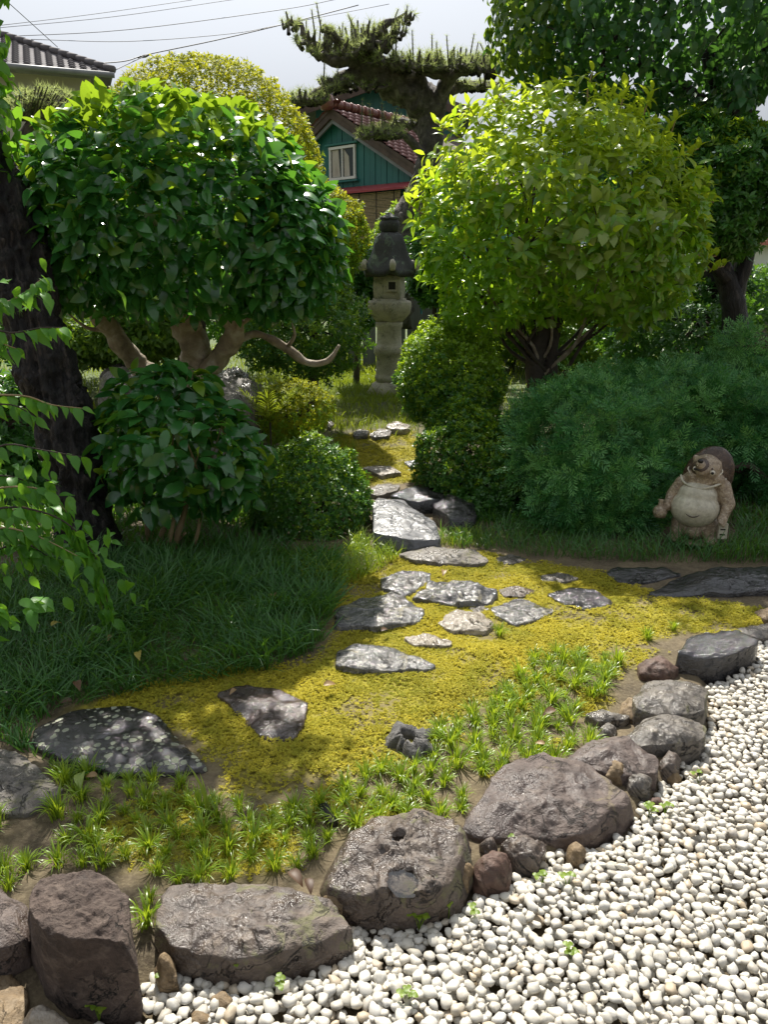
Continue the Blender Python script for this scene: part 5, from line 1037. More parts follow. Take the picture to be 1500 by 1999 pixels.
for poly in ([(762, 1692), (785, 1680), (806, 1688), (818, 1705), (806, 1732), (778, 1730), (762, 1712)], [(757, 1642), (772, 1632), (792, 1638), (780, 1651)]):
    W = np.array([onz(x, y, .125)[:2] for x, y in poly]); c = W.mean(0); n_ = 64; W = c+(W-c)*1.1; e = np.linalg.norm(np.roll(W, -1, 0)-W, axis=1); cum = np.r_[0, np.cumsum(e)]; s = np.linspace(0, cum[-1], n_, endpoint=False); Wc = np.vstack([W, W[:1]])
    R = np.stack([np.interp(s, cum, Wc[:, 0]), np.interp(s, cum, Wc[:, 1])], 1); R = c+(R-c)*(1+.18*fbm(np.c_[R*24, R[:, :1]*0], 1, 3))[:, None]
    sd = sdf_poly(prv[:, :2]+prb[:2], R); up_ = prv[:, 2] > .05; rim = prv[(np.abs(sd) < .02) & up_, 2]; lev = np.quantile(rim, .35)
    rim = prv[(sd > -.002) & (sd < .02) & up_, 2]; lev = np.quantile(rim, .4); sdn = sd + .0045*fbm(np.c_[prv[:, :2]*70, prv[:, :1]*0], 2, 3)
    lip = up_ & (sdn > -.001) & (sdn < .022); prv[lip, 2] = np.maximum(prv[lip, 2], lev + .0035 - .10*np.clip(sdn[lip]-.006, 0, 1))
    bas = up_ & (sdn <= -.001); prv[bas, 2] = lev - .010*ss(-sdn[bas], -.003, .012) + .35*(prv[bas, 2]-prv[bas, 2].mean())*0 + .003*fbm(np.c_[prv[bas, :2]*60, prv[bas, :1]*0], 3, 9); Ro = c+(R-c)*1.08
    A = Acc(); A.add(np.vstack([np.c_[Ro, np.full(n_, lev+prb[2]-.001)], [[c[0], c[1], lev+prb[2]-.001]]]), [np.array([([i, (i+1) % n_, n_] if sum(R[q, 0]*R[(q+1) % n_, 1]-R[(q+1) % n_, 0]*R[q, 1] for q in range(n_)) > 0 else [(i+1) % n_, i, n_]) for i in range(n_)])]); part('puddle', A, m_wat, pr, False)
pr.data.vertices.foreach_set('co', prv.ravel().astype(np.float32)); pr.data.update()
# hollow rotten stump in the moss
sc = ground(796, 1455); m_rot = rockmat('rotten_wood', (.03, .028, .026), (.11, .105, .10), (.16, .15, .14), 9, .1, 1.2)
V, F = lathe([(.020, -.06), (.024, .0), (.028, .030), (.034, .040), (.044, .036), (.058, .022), (.066, .004), (.072, -.03)], 48, (0, 0, 0)); a = np.arctan2(V[:, 1], V[:, 0]); V[:, :2] *= (1+.42*fbm(np.c_[np.cos(a)*2.2, np.sin(a)*2.2, V[:, 2]*0], 3, 5))[:, None]*np.array([1.0, 1.12]); V[:, 2] = V[:, 2]*.8 + .022*fbm(np.c_[V[:, :2]*38, V[:, 2:]], 3, 6); A = Acc(); A.add(V+sc, F)
stp = thing('tree_stump', 'small hollow grey rotten stump in the moss', 'stump', sc); part('wood', A, m_rot, stp); A = Acc(); V, F = lathe([(0, -.055), (.03, -.055)], 20, sc); A.add(V, F); part('hollow', A, m_dark, stp); SP_.append(sc[:2]+.07*np.stack([np.cos(np.linspace(0, 6.28, 16)), np.sin(np.linspace(0, 6.28, 16))], 1))  # the dark disc paints the shade at the bottom of the hole
def off_stones(P, m=.0):
    ok = np.ones(len(P), bool)
    for poly in SP_:
        c = poly.mean(0); r = np.linalg.norm(poly-c, axis=1).max()+m+.01; s = np.hypot(P[:, 0]-c[0], P[:, 1]-c[1]) < r
        if s.any(): i = np.where(s)[0]; ok[i[sdf_poly(P[i], poly) < m]] = False
    return ok

# ------------------------------------------------------------------ moss
def in_poly_pts(poly, dens):
    lo, hi = poly.min(0), poly.max(0); n = int(np.prod(hi-lo)*dens); P = RNG.uniform(lo, hi, (n, 2)); return P
allm = np.vstack([MOSS[0], MOSS_THIN]); pts = np.vstack([in_poly_pts(allm, 23000), in_poly_pts(MOSS[1], 7000)]); mk = moss_mask(pts); pts = pts[RNG.random(len(pts)) < mk*(.55+.6*ss(fbm(np.c_[pts*6, pts[:, :1]*0], 3, 15), -.6, .1))]
pts = pts[off_stones(pts, -.008)]; x, y, d = project(np.c_[pts, np.full(len(pts), .04)]); pts = pts[(x > -80) & (x < 1600)]
MT = []
for s in range(5):
    r = np.random.default_rng(s); V = []; T = []
    for i in range(6):
        a = i*1.047+r.uniform(-.3, .3); e = r.uniform(.0, .8); d = np.array([math.cos(a)*math.cos(e), math.sin(a)*math.cos(e), math.sin(e)]); l = r.uniform(.55, 1.0); x_ = norm(np.cross(d, [0, 0, 1.0]))*.22; h = np.array([0, 0, r.uniform(0, .35)]); b = len(V); V += [h, h+d*l*.55+x_, h+d*l, h+d*l*.55-x_]; T += [[b, b+1, b+2], [b, b+2, b+3]]
    MT.append((np.array(V), np.array(T)))
A = Acc(); Z0 = hgt(pts[:, 0], pts[:, 1]) + .002 + .008*np.clip(fbm(np.c_[pts*9, pts[:, :1]*0], 3, 16), -.5, 1); wh = RNG.integers(0, 5, len(pts)); tint = np.clip(.5+.45*fbm(np.c_[pts*4, pts[:, :1]*0], 3, 18)+RNG.normal(0, .2, len(pts)), 0, .999)
for q in range(5):
    s = wh == q; P = np.c_[pts[s], Z0[s]]; n_ = len(P); a = RNG.uniform(0, 6.28, n_); ax = norm(np.c_[RNG.normal(0, .25, (n_, 2)), np.ones(n_)]); X, Y, Z = basis(np.c_[np.cos(a), np.sin(a), 0*a], ax); stamp(A, MT[q][0], MT[q][1], P, X, Y, Z, RNG.uniform(.0065, .0115, n_)*(1+.35*ss(P[:, 1], 3, 6)), tint[s])
solo('moss', A, m_moss, 'golden green moss carpet between the stepping stones', 'moss', smooth=False, kind='stuff', base=np.array([0, 2.5, .03]))

# ------------------------------------------------------------------ grasses
def blade_t(bend, w, rows=5, tw=0.0):
    V = []; T = []; a = 0; p = np.zeros(2); st = 1/rows
    for i in range(rows+1):
        f = i/rows; hw = w*.5*(1-f**2.2)*(.55+.45*min(1, f*4)); V += [[-hw, p[0], p[1]], [hw, p[0], p[1]]] if i < rows else [[0, p[0], p[1]]]
        a = bend*(f**1.1); p = p + st*np.array([math.sin(a), math.cos(a)])
    for i in range(rows-1): b = 2*i; T += [[b, b+1, b+3], [b, b+3, b+2]]
    b = 2*(rows-1); T += [[b, b+1, b+2]]
    return np.array(V), np.array(T)
BL = [blade_t(b, w, 5) for b, w in ((1.5, .03), (2.1, .03), (2.7, .028), (1.1, .034))]; BM = [blade_t(b, w, 5) for b, w in ((1.2, .075), (1.8, .08), (2.4, .075), (.8, .07))]; BS = [blade_t(b, .06, 3) for b in (.5, .9, 1.4)]
def grass(name, label, polys, dens, ln, mat, tm, clumpf=5, lean=.35, thin=-.9, cat='grass', lo_y=None, seed=0, avoid=True):
    P = np.vstack([q[sdf_poly(q, pl) < .02*fbm(np.c_[q*8, q[:, :1]*0], 2, 1)] for pl in polys for q in [in_poly_pts(pl, dens)]]); P = P[fbm(np.c_[P*clumpf, P[:, :1]*0], 2, seed+3) > thin]
    if avoid: P = P[off_stones(P, .004)]
    A = Acc(); wh = RNG.integers(0, len(tm), len(P)); flow = fbm(np.c_[P*2.5, P[:, :1]*0], 2, seed+8)*4
    for q in range(len(tm)):
        s = wh == q; p = P[s]; n_ = len(p); a = flow[s] + RNG.normal(0, 1.3, n_); ti = RNG.normal(0, lean, (n_, 2)); Zx = norm(np.c_[ti, np.ones(n_)]); X, Y, Z = basis(np.c_[np.cos(a), np.sin(a), 0*a], Zx); Z = norm(np.cross(X, Y)); L = RNG.uniform(ln[0], ln[1], n_)*(.75+.35*ss(fbm(np.c_[p*6, p[:, :1]*0], 2, seed), -.4, .5))
        stamp(A, tm[q][0], tm[q][1], np.c_[p, hgt(p[:, 0], p[:, 1])-.004], X, Y, Z, L)
    return solo(name, A, mat, label, cat, kind='stuff', base=np.array([P[:, 0].mean(), P[:, 1].mean(), .03]))
grass('grass', 'dense dark arching long grass in the shade along the left of the moss', [gpoly([(-150, 1290), (-150, 1180), (100, 1130), (230, 1110), (400, 1085), (560, 1085), (640, 1095), (665, 1150), (640, 1225), (600, 1280), (520, 1310), (430, 1325), (300, 1345), (200, 1370), (60, 1400), (-100, 1400)])], 9500, (.075, .21), m_gra, BL, seed=1, lean=.6, thin=-.8)
grass('grass', 'long grass in front of the box ball spilling toward the path', [gpoly([(560, 1110), (640, 1100), (700, 1060), (780, 1065), (790, 1085), (740, 1120), (660, 1160), (600, 1150)])], 7000, (.08, .16), m_mon, BL, seed=2)
grass('grass', 'long grass under the yew and around the foot of the statue', [gpoly([(855, 1035), (1000, 1030), (1250, 1062), (1430, 1066), (1445, 1040), (1600, 1030), (1600, 1100), (1420, 1102), (1300, 1098), (1180, 1098), (980, 1080), (870, 1060)])], 4600, (.08, .17), m_gra, BL, seed=3)
grass('grass', 'grass skirting the domed stone at the foot of the box shrub', [gpoly([(735, 1052), (860, 1055), (960, 1050), (980, 1068), (860, 1068), (770, 1072)]), gpoly([(800, 940), (830, 925), (880, 935), (880, 950), (830, 952)])], 6500, (.06, .12), m_mon, BL, seed=4)
grass('grass', 'low shaded grass left of the lichen slab', [gpoly([(-150, 1390), (60, 1390), (190, 1372), (130, 1385), (60, 1420), (55, 1470), (20, 1460), (-150, 1450)]), gpoly([(20, 1455), (70, 1460), (230, 1515), (140, 1525)])], 6000, (.05, .10), m_gra, BM, seed=5)
grass('lawn', 'short sunny rough grass around the lantern base', [gpoly([(560, 760), (700, 740), (820, 735), (860, 780), (815, 838), (640, 842), (560, 850)]), gpoly([(640, 850), (680, 850), (700, 900), (720, 960), (690, 960)]), gpoly([(500, 690), (860, 690), (860, 740), (500, 750)])], 4200, (.03, .08), m_lawn, BS, seed=6)
bk = np.array([[-6, 6.2], [6, 6.2], [9, 13], [-9, 13]]); grass('meadow', 'rough green ground growth under the bushes at the back of the garden', [bk], 260, (.07, .17), m_lawn, BM, seed=7)
grass('ground_cover', 'dark low leafy growth under the shrubs on both sides of the path', [gpoly([(-200, 1150), (200, 1130), (560, 1110), (560, 900), (480, 820), (-300, 820)]), gpoly([(900, 1030), (1600, 1040), (1600, 860), (1000, 860)])], 2400, (.06, .15), m_gra, BM, seed=8)

# mondo grass tufts standing in the foreground, each one a plant
TUFT = []
for s in range(7):
    r = np.random.default_rng(s+50); A = Acc(); n_ = 60; a = r.uniform(0, 6.28, n_); rad = r.uniform(.0, .026, n_)
    for q in range(4):
        k = np.arange(n_) % 4 == q; nn = k.sum(); ti = r.uniform(.1, 1.25, nn); dz = np.c_[np.cos(a[k])*ti, np.sin(a[k])*ti, np.ones(nn)]; X, Y, Z = basis(np.c_[np.cos(a[k]), np.sin(a[k]), 0*a[k]], norm(dz)); Z = norm(np.cross(X, Y)); stamp(A, BM[q][0], BM[q][1], np.c_[np.cos(a[k])*rad[k], np.sin(a[k])*rad[k], 0*rad[k]-.004], X, Y, Z, r.uniform(.04, .078, nn), r.random(nn))
    TUFT.append(A.mesh('grass_tuft', [m_mon]))
regions = [(gpoly([(20, 1560), (130, 1505), (320, 1520), (420, 1565), (520, 1580), (640, 1545), (700, 1560), (650, 1620), (620, 1690), (560, 1725), (330, 1722), (230, 1690), (60, 1700), (0, 1690), (-60, 1600)]), .049, -.34),
           (gpoly([(640, 1530), (760, 1500), (830, 1490), (860, 1430), (960, 1380), (1100, 1390), (1130, 1440), (1090, 1490), (985, 1500), (900, 1590), (720, 1610), (640, 1630)]), .048, -.36), (gpoly([(960, 1370), (1060, 1275), (1240, 1275), (1245, 1340), (1150, 1385), (1080, 1400)]), .051, -.25), (gpoly([(1100, 1440), (1160, 1425), (1170, 1450), (1110, 1470)]), .05, -2), (gpoly([(270, 1740), (300, 1740), (295, 1810), (275, 1800)]), .05, -.5), (gpoly([(-60, 1690), (40, 1700), (60, 1730), (-60, 1735)]), .05, -.8), (gpoly([(960, 1240), (1300, 1250), (1330, 1225), (1200, 1225)]), .11, .0)]
placed = []
for poly, md, th in regions:
    C = in_poly_pts(poly, 5200); C = C[sdf_poly(C, poly) < 0]; C = C[off_stones(C, .02)]; C = C[fbm(np.c_[C*5.5, C[:, :1]*0], 2, 33) > th]
    for c in C:
        if all((c[0]-q[0])**2+(c[1]-q[1])**2 > md*md for q in placed): placed.append(c)
placed = placed[:300]
for i, c in enumerate(placed):
    o = link('grass_tuft', TUFT[i % 7]); s = random.uniform(.6, 1.15); o.location = (c[0], c[1], hz(*c)); o.rotation_euler = (random.uniform(-.12, .12), random.uniform(-.12, .12), random.uniform(0, 6.28)); o.scale = (s, s, s*random.uniform(.85, 1.15))
    tag(o, 'small bright green mondo grass tuft growing between the moss and the edging rocks', 'grass tuft', 'mondo grass tufts in the foreground')

# ------------------------------------------------------------------ white gravel
m_peb, t = nt('white_pebble'); co = N(t, 'TexCoord').outputs['Object']
f = math_(t, 'FRACT', math_(t, 'ADD', N(t, 'Attribute', attribute_name='tint').outputs['Fac'], math_(t, 'MULTIPLY', N(t, 'ObjectInfo').outputs['Random'], 5.3)))
c = ramp(t, f, [(0, (.36, .33, .28)), (.12, (.48, .455, .40)), (.45, (.55, .52, .45)), (.7, (.49, .475, .44)), (.90, (.54, .50, .42)), (.975, (.40, .32, .22)), (1, (.41, .38, .34))])
c = mixc(t, ramp(t, noise(t, 60, 5, .65, .3, co), [(.45, 0.0), (.8, .45)]), c, (.38, .34, .27)); p = N(t, 'BsdfPrincipled', Roughness=.45); t.links.new(c, p.inputs['Base Color'])
bp = N(t, 'Bump', Strength=.25, Distance=.004); t.links.new(noise(t, 150, 4, .6, 0, co), bp.inputs['Height']); t.links.new(bp.outputs[0], p.inputs['Normal']); o = N(t, 'OutputMaterial'); t.links.new(p.outputs[0], o.inputs[0])
def pebble_t(seed, hi):
    r = np.random.default_rng(seed)
    if hi: V, F = icosphere(2)
    else:
        n_, m = 9, 5; V = [[0, 0, -1]]+[[math.cos(6.2832*j/n_)*math.sin(math.pi*i/m), math.sin(6.2832*j/n_)*math.sin(math.pi*i/m), -math.cos(math.pi*i/m)] for i in range(1, m) for j in range(n_)]+[[0, 0, 1]]; V = np.array(V); F = []
        for j in range(n_):
            k = (j+1) % n_; F.append([0, 1+k, 1+j]); F.append([1+(m-2)*n_+j, 1+(m-2)*n_+k, len(V)-1])
            for i in range(m-2): a = 1+i*n_; F += [[a+j, a+k, a+n_+k], [a+j, a+n_+k, a+n_+j]]
        F = np.array(F)
    k = 1+.42*vnoise(V*1.15+seed*5.3, seed)+.16*vnoise(V*2.3, seed+3); V = V*k[:, None]; e = r.uniform(2.0, 3.0); V = np.sign(V)*np.abs(V)**(2/e*1.0) if False else V
    return V*np.array([1, r.uniform(.6, .88), r.uniform(.46, .66)])*.5, F
PH = [pebble_t(s, True) for s in range(9)]; PL = [pebble_t(s, False) for s in range(9)]
lo, hi = np.array([-1.2, .7]), np.array([3.2, 3.7]); cand = RNG.uniform(lo, hi, (160000, 2)); x, y, d = project(np.c_[cand, np.zeros(len(cand))]); ok = (x > -160) & (x < 1720) & (y > 1100) & (y < 2200) & (sdf_poly(cand, GRAVEL) < .012); cand = cand[ok]; cand = cand[off_stones(cand, .004)]
Lc = RNG.choice([1, 1, 1, 0], len(cand))*RNG.uniform(.019, .033, len(cand)); Lc = np.where(Lc == 0, RNG.uniform(.013, .022, len(cand)), Lc)
cell = .03; grid = {}; keep = []
order = np.argsort(-Lc + RNG.uniform(0, .02, len(cand)))
for i in order:
    c = cand[i]; g = (int(c[0]//cell), int(c[1]//cell)); r = Lc[i]*.34; good = True
    for a in (-1, 0, 1):
        for b in (-1, 0, 1):
            for j in grid.get((g[0]+a, g[1]+b), ()):
                dd = c-cand[j]
                if dd[0]*dd[0]+dd[1]*dd[1] < (r+Lc[j]*.34)**2*.92: good = False; break
            if not good: break
        if not good: break
    if good: grid.setdefault(g, []).append(i); keep.append(i)
keep = np.array(keep); Pk = cand[keep]; Lk = Lc[keep]; n_ = len(keep)
zk = .006 + .010*fbm(np.c_[Pk*3, Pk[:, :1]*0], 2, 77) + RNG.uniform(-.003, .006, n_) + Lk*.06
sdg = -sdf_poly(Pk, GRAVEL); zk = zk - .004 + .02*ss(sdg, 0, .12)
a = RNG.uniform(0, 6.28, n_); ax = norm(np.c_[RNG.normal(0, .25, (n_, 2)), np.ones(n_)]); X, Y, Z = basis(np.c_[np.cos(a), np.sin(a), 0*a], ax); wh = RNG.integers(0, 9, n_); P3 = np.c_[Pk, zk]
x, y, d = project(P3); infr = (x > 2) & (x < 1498) & (y < 1997); sc_ = np.where(infr, Lk/d, 0); top = np.argsort(-sc_)[:300]; isb = np.zeros(n_, bool); isb[top] = True
PM = [mesh_from('pebble', v, [f_], [m_peb]) for v, f_ in PH]
for i in top:
    o = link('pebble', PM[wh[i]]); p = P3[i]; s = Lk[i]
    o.matrix_world = Matrix(((Y[i, 0]*s, X[i, 0]*s, Z[i, 0]*s, p[0]), (Y[i, 1]*s, X[i, 1]*s, Z[i, 1]*s, p[1]), (Y[i, 2]*s, X[i, 2]*s, Z[i, 2]*s, p[2]), (0, 0, 0, 1))) @ Matrix.Scale(-1, 4, (1, 0, 0)) if False else Matrix(((X[i, 0]*s, Y[i, 0]*s, Z[i, 0]*s, p[0]), (X[i, 1]*s, Y[i, 1]*s, Z[i, 1]*s, p[1]), (X[i, 2]*s, Y[i, 2]*s, Z[i, 2]*s, p[2]), (0, 0, 0, 1)))
    tag(o, 'smooth white pebble lying in the gravel of the foreground', 'pebble', 'white pebbles of the gravel')
A = Acc()
for q in range(9):
    s = (wh == q) & ~isb; stamp(A, PL[q][0], PL[q][1], P3[s], X[s], Y[s], Z[s], Lk[s])
# the layer beneath
cb = RNG.uniform(lo, hi, (34000, 2)); x, y, d = project(np.c_[cb, np.zeros(len(cb))]); cb = cb[(x > -160) & (x < 1720) & (y > 1100) & (y < 2200) & (sdf_poly(cb, GRAVEL) < .0)]; cb = cb[off_stones(cb, .0)]; cb = cb[:8500]; nb_ = len(cb); a = RNG.uniform(0, 6.28, nb_); X, Y, Z = basis(np.c_[np.cos(a), np.sin(a), 0*a], norm(np.c_[RNG.normal(0, .3, (nb_, 2)), np.ones(nb_)])); wb_ = RNG.integers(0, 9, nb_); zb_ = .006+RNG.uniform(-.005, .004, nb_)
for q in range(9):
    s = wb_ == q; stamp(A, PL[q][0], PL[q][1], np.c_[cb, zb_][s], X[s], Y[s], Z[s], RNG.uniform(.018, .032, s.sum()))
solo('gravel', A, m_peb, 'white pebble gravel covering the lower right corner', 'gravel', kind='stuff', base=np.array([1, 1.5, 0]))
# little brown and tan stones strayed among the white ones
for i, (px, py, sz, mt) in enumerate(((432, 1955, .022, 'tan'), (390, 1990, .02, 'tan'), (1005, 1985, .016, 'tan'), (1110, 1560, .0, 'tan'), (1280, 1565, .02, 'red'))):
    if sz == 0: continue
    c = onz(px, py, .02); V, F = icosphere(3); V = V*np.array([1, .75, .6])*sz*(1+.25*fbm(V*1.5+i, 3, i))[:, None]; A = Acc(); A.add(V+c, F); solo('small_stone', A, M_[mt], ('tan angular little stone among the white pebbles near the bottom edge', 'tan little stone half hidden at the bottom edge of the gravel', 'tan chip in the gravel at the bottom middle', '', 'reddish chip at the right end of the largest rock')[i], 'stone')

# ------------------------------------------------------------------ seedlings, fallen leaves, litter
m_seed = leafmat('seedling_leaf', (.10, .18, .012), (.17, .26, .02), .45, (.45, .58, .03), .4)
m_ylf = leafmat('yellow_leaf', (.36, .30, .06), (.5, .42, .10), .5, (.5, .42, .08), .3); m_blf = leafmat('brown_leaf', (.05, .024, .011), (.12, .06, .022), .55, (.12, .06, .02), .2); m_tlf = leafmat('tan_leaf', (.22, .14, .055), (.34, .22, .10), .5, (.3, .18, .06), .2); m_glf = leafmat('pale_green_leaf', (.22, .30, .06), (.30, .38, .10), .4, (.4, .5, .06), .3)
LF_R = leaf_t(.85, 4, .06, .18, .95)
seeds = [(512, 1872, 1, 'tallest single stalk with one round leaf beside the cracked rock'), (460, 1912, 1, 'small sprout in front of the cracked rock'), (655, 1846, 2, 'sprout at the right end of the cracked rock'), (550, 1932, 2, 'tiny sprout alone in the gravel below the cracked rock'), (320, 1912, 2, 'sprout on the orange tan stone'), (235, 1945, 1, 'thin stalk with a fan leaf at the foot of the tall boulder'),
         (192, 1985, 4, 'leafy sprout at the bottom edge beside the tall boulder'), (800, 1775, 4, 'sprout with several leaves under the puddle rock, upper of two'), (818, 1808, 5, 'bushy sprout under the puddle rock, lower of two'), (876, 1788, 1, 'single leaf sprout right of the bushy ones'), (926, 1792, 2, 'two leaved sprout farther right in the gravel'), (792, 1950, 4, 'low sprout alone near the bottom middle of the gravel'),
         (1112, 1870, 3, 'low sprout alone in the middle of the open gravel'), (1268, 1588, 6, 'bright clump of round leaves at the right end of the largest rock'), (1060, 1722, 3, 'sprout in the gravel below the broken dark stone'), (1108, 1728, 2, 'sprout right of the broken dark stone'), (1298, 1585, 3, 'smaller sprout right of the bright clump'), (1365, 1522, 2, 'sprout at the gravel edge by the crumbling stones'), (998, 1650, 1, 'little pale sprout on the front of the largest rock')]
for i, (px, py, k, lab) in enumerate(seeds):
    b = onz(px, py, .022); th = thing('seedling', 'green '+lab, 'seedling', b, 'weed seedlings in the gravel')
    for j in range(k):
        h = (.034 if k == 1 else .022)*random.uniform(.8, 1.25); tip = b + np.array([random.uniform(-.018, .018)*(k > 1), random.uniform(-.012, .012), h]); A = Acc(); V, F = tube([b-[0, 0, .012], (b+tip)/2+[.002, 0, 0], tip], [.0011, .001, .0008], 5, sub=2); A.add(V, F); part('stem', A, m_seed, th)
        for q in range(3):
            a = q*2.1+j+i; d = norm(np.array([[math.cos(a), math.sin(a), .12]])); X, Y, Z = basis(d, np.array([[0, -.25, 1.0]])); A = Acc(); stamp(A, *LF_R, tip[None], X, Y, Z, np.array([random.uniform(.010, .015)])); part('leaf', A, m_seed, th)
fl = [(270, 1272, m_ylf, .05, 'pale yellow fallen leaf lying on the dark long grass'), (148, 1330, m_blf, .05, 'curled brown fallen leaf caught in the dark grass'), (140, 1368, m_blf, .045, 'red brown curled leaf standing at the edge of the lichen slab'), (160, 1508, m_glf, .06, 'large pale green leaf at the lower edge of the lichen slab'), (190, 1514, m_tlf, .035, 'small tan leaf beside the large pale green one'), (632, 1338, m_tlf, .045, 'tan fallen leaf lying on the open moss'),
      (868, 1113, m_tlf, .05, 'pinkish tan leaf at the foot of the oblong stone'), (755, 1126, m_ylf, .05, 'yellow leaf on the pale green grey stone'), (1085, 1385, m_blf, .05, 'brown leaf among the upper mondo tufts'), (565, 1700, m_blf, .05, 'brown curled leaf behind the cracked rock, left of the puddle rock'), (600, 1715, m_blf, .04, 'dark brown leaf scrap beside the puddle rock'), (1345, 1610, m_blf, .03, 'small brown leaf on the gravel right of the bright seedling clump'), (1262, 1850, m_tlf, .02, 'tiny tan leaf scrap in the open gravel'),
      (745, 1232, m_blf, .04, 'dark brown leaf on the moss left of the yellowish slab'), (460, 1345, m_tlf, .03, 'withered scrap at the tip of the brown wedge slab'), (1065, 1452, m_tlf, .03, 'pale pinkish petal scrap among the tufts'), (100, 1222, m_ylf, .05, 'yellowish leaf in the darkest grass at the left'), (535, 1165, m_tlf, .05, 'tan leaf on the shaded long grass near its right end'), (218, 1240, m_tlf, .035, 'small brown leaf in the shaded grass left of the pale yellow one')]
for px, py, mt, s, lab in fl:
    z = .05 if py < 1340 and px < 620 else .02; b = ground(px, py) ; b = onz(px, py, b[2]+z+.02); A = Acc(); a = random.uniform(0, 6.28); X, Y, Z = basis(np.array([[math.cos(a), math.sin(a), .15]]), np.array([[random.uniform(-.3, .3), -.35, 1.0]])); stamp(A, *leaf_t(.55, 5, .25, .35), b[None], X, Y, Z, np.array([s])); solo('fallen_leaf', A, mt, lab, 'leaf', 'fallen leaves')
# a chip of bark and the long bright grass shoot
b = ground(640, 1600); A = Acc(); V, F = box(b+[0, 0, .012], (.022, .075, .018), .5); A.add(V+(fbm(V*40, 2, 1)*.006)[:, None], F); solo('bark_chip', A, m_bark, 'dark flake of bark on the soil above the puddle rock', 'bark', smooth=False)
b = ground(405, 1600); sh = thing('grass_shoot', 'single long bright green grass shoot rising from the tufts below the lichen slab', 'grass', b)
for a_, l in ((2.6, .17), (2.2, .13), (.6, .10)):
    A = Acc(); X, Y, Z = basis(np.array([[math.cos(a_), math.sin(a_), 0]]), np.array([[.1, 0, 1.0]])); Z = norm(np.cross(X, Y)); stamp(A, *BM[0], b[None], X, Y, Z, np.array([l])); part('blade', A, m_lawn, sh)
# ferns
FR = spray_t(16, .34, .035, 9)
for lab, px, py, Y_, n_, s in (('pale green fern beside the yellow green cushion shrub', 525, 770, 5.0, 7, .26), ('dark fern in the deep shade at the foot of the black trunk', 130, 1165, 3.2, 6, .24), ('small dark fern left of the statue', 1262, 1030, 4.15, 5, .20)):
    b = at(px, py, Y_); b[2] = hz(b[0], b[1]); th = thing('fern', lab, 'fern', b)
    up = at(px, py-30, Y_)[2]-b[2]
    for i in range(n_):
        a = i*6.283/n_+.3; d = norm(np.array([[math.cos(a)*.7, math.sin(a)*.7, .75]])); X, Y, Z = basis(d, np.array([[-math.cos(a)*.4, -math.sin(a)*.4, 1.0]])); A = Acc(); stamp(A, *FR, (b+np.array([0, 0, max(0, up)*.6]))[None], X, Y, Z, np.array([s])); part('frond', A, m_lawn if 'pale' in lab else m_gra, th)
    if up > .03: A = Acc(); V, F = tube([b, b+[0, 0, up*.6]], .006, 5, sub=1); A.add(V, F); part('stem', A, m_twig, th)

# ------------------------------------------------------------------ pottery raccoon dog statue
sb = ground(1352, 1058); dS = project(sb)[2][0]; U_ = dS/FOC
m_pot = rockmat('brown_glazed_pottery', (.13, .085, .05), (.38, .29, .19), (.58, .50, .38), 24, .5, .6, rwet=.28, rdry=.5, fine=70)
m_hat = rockmat('dark_glazed_pottery', (.018, .009, .005), (.065, .034, .019), (.16, .11, .07), 12, .4, .4, rwet=.25, rdry=.5, fine=70)
m_bel = rockmat('cream_glazed_pottery', (.40, .37, .28), (.54, .50, .39), (.36, .33, .24), 10, .4, .15, rwet=.25, rdry=.45, fine=50)
m_eye = simple('black_glaze', [(.3, (.006, .005, .005)), (.7, (.012, .01, .01))], 5, .15); m_whi = simple('white_glaze', [(.3, (.55, .5, .4)), (.7, (.62, .57, .46))], 5, .3)
stt = thing('pottery_statue', 'brown and cream glazed pottery raccoon dog statue standing under the yew', 'statue', sb); stt.rotation_euler.z = math.radians(-26); stt.location.z += .012
IS, IF = icosphere(3)
def blob(A, c, r, rot=None):
    V = IS*np.asarray(r, float)
    if rot is not None: V = V@np.array(Matrix.Rotation(rot[0], 3, rot[1]).transposed())
    A.add(V+np.asarray(c, float), IF)
def seg(A, a, b, r0, r1): V, F = tube([a, (np.asarray(a)+np.asarray(b))/2, b], [r0, (r0+r1)/2, r1], 14, sub=3); A.add(V, F); blob(A, a, (r0,)*3); blob(A, b, (r1,)*3)
def fused(name, A, mat, parent, vox=.006, sm=6):
    me = A.mesh(name, [mat]); o = link(name, me, parent); r = o.modifiers.new('fuse', 'REMESH'); r.mode = 'VOXEL'; r.voxel_size = vox; s = o.modifiers.new('soft', 'SMOOTH'); s.iterations = sm; s.factor = .5
    dg = bpy.context.evaluated_depsgraph_get(); nm = bpy.data.meshes.new_from_object(o.evaluated_get(dg)); o.modifiers.clear(); o.data = nm; nm.name = name
    if not nm.materials: nm.materials.append(mat)
    nm.polygons.foreach_set('use_smooth', np.ones(len(nm.polygons), bool)); return o
k = U_                                               # metres for one pixel of the photograph at the statue
A = Acc()
blob(A, (0, .02, 78*k), (44*k, 38*k, 50*k)); blob(A, (4*k, .02, 118*k), (36*k, 32*k, 26*k)); blob(A, (0, .02, 30*k), (38*k, 32*k, 26*k))
seg(A, (-26*k, .0, 34*k), (-27*k, -.02, 6*k), 17*k, 15*k); seg(A, (28*k, .0, 36*k), (31*k, -.01, 8*k), 18*k, 15*k); blob(A, (-28*k, -.05, 6*k), (14*k, 20*k, 8*k)); blob(A, (32*k, -.04, 7*k), (14*k, 20*k, 8*k)); blob(A, (0, -.055, 24*k), (18*k, 12*k, 15*k))
seg(A, (-30*k, .0, 112*k), (-46*k, -.01, 88*k), 14*k, 11*k); seg(A, (-46*k, -.01, 88*k), (-50*k, -.05, 72*k), 11*k, 9*k); blob(A, (-52*k, -.06, 68*k), (11*k, 10*k, 11*k))
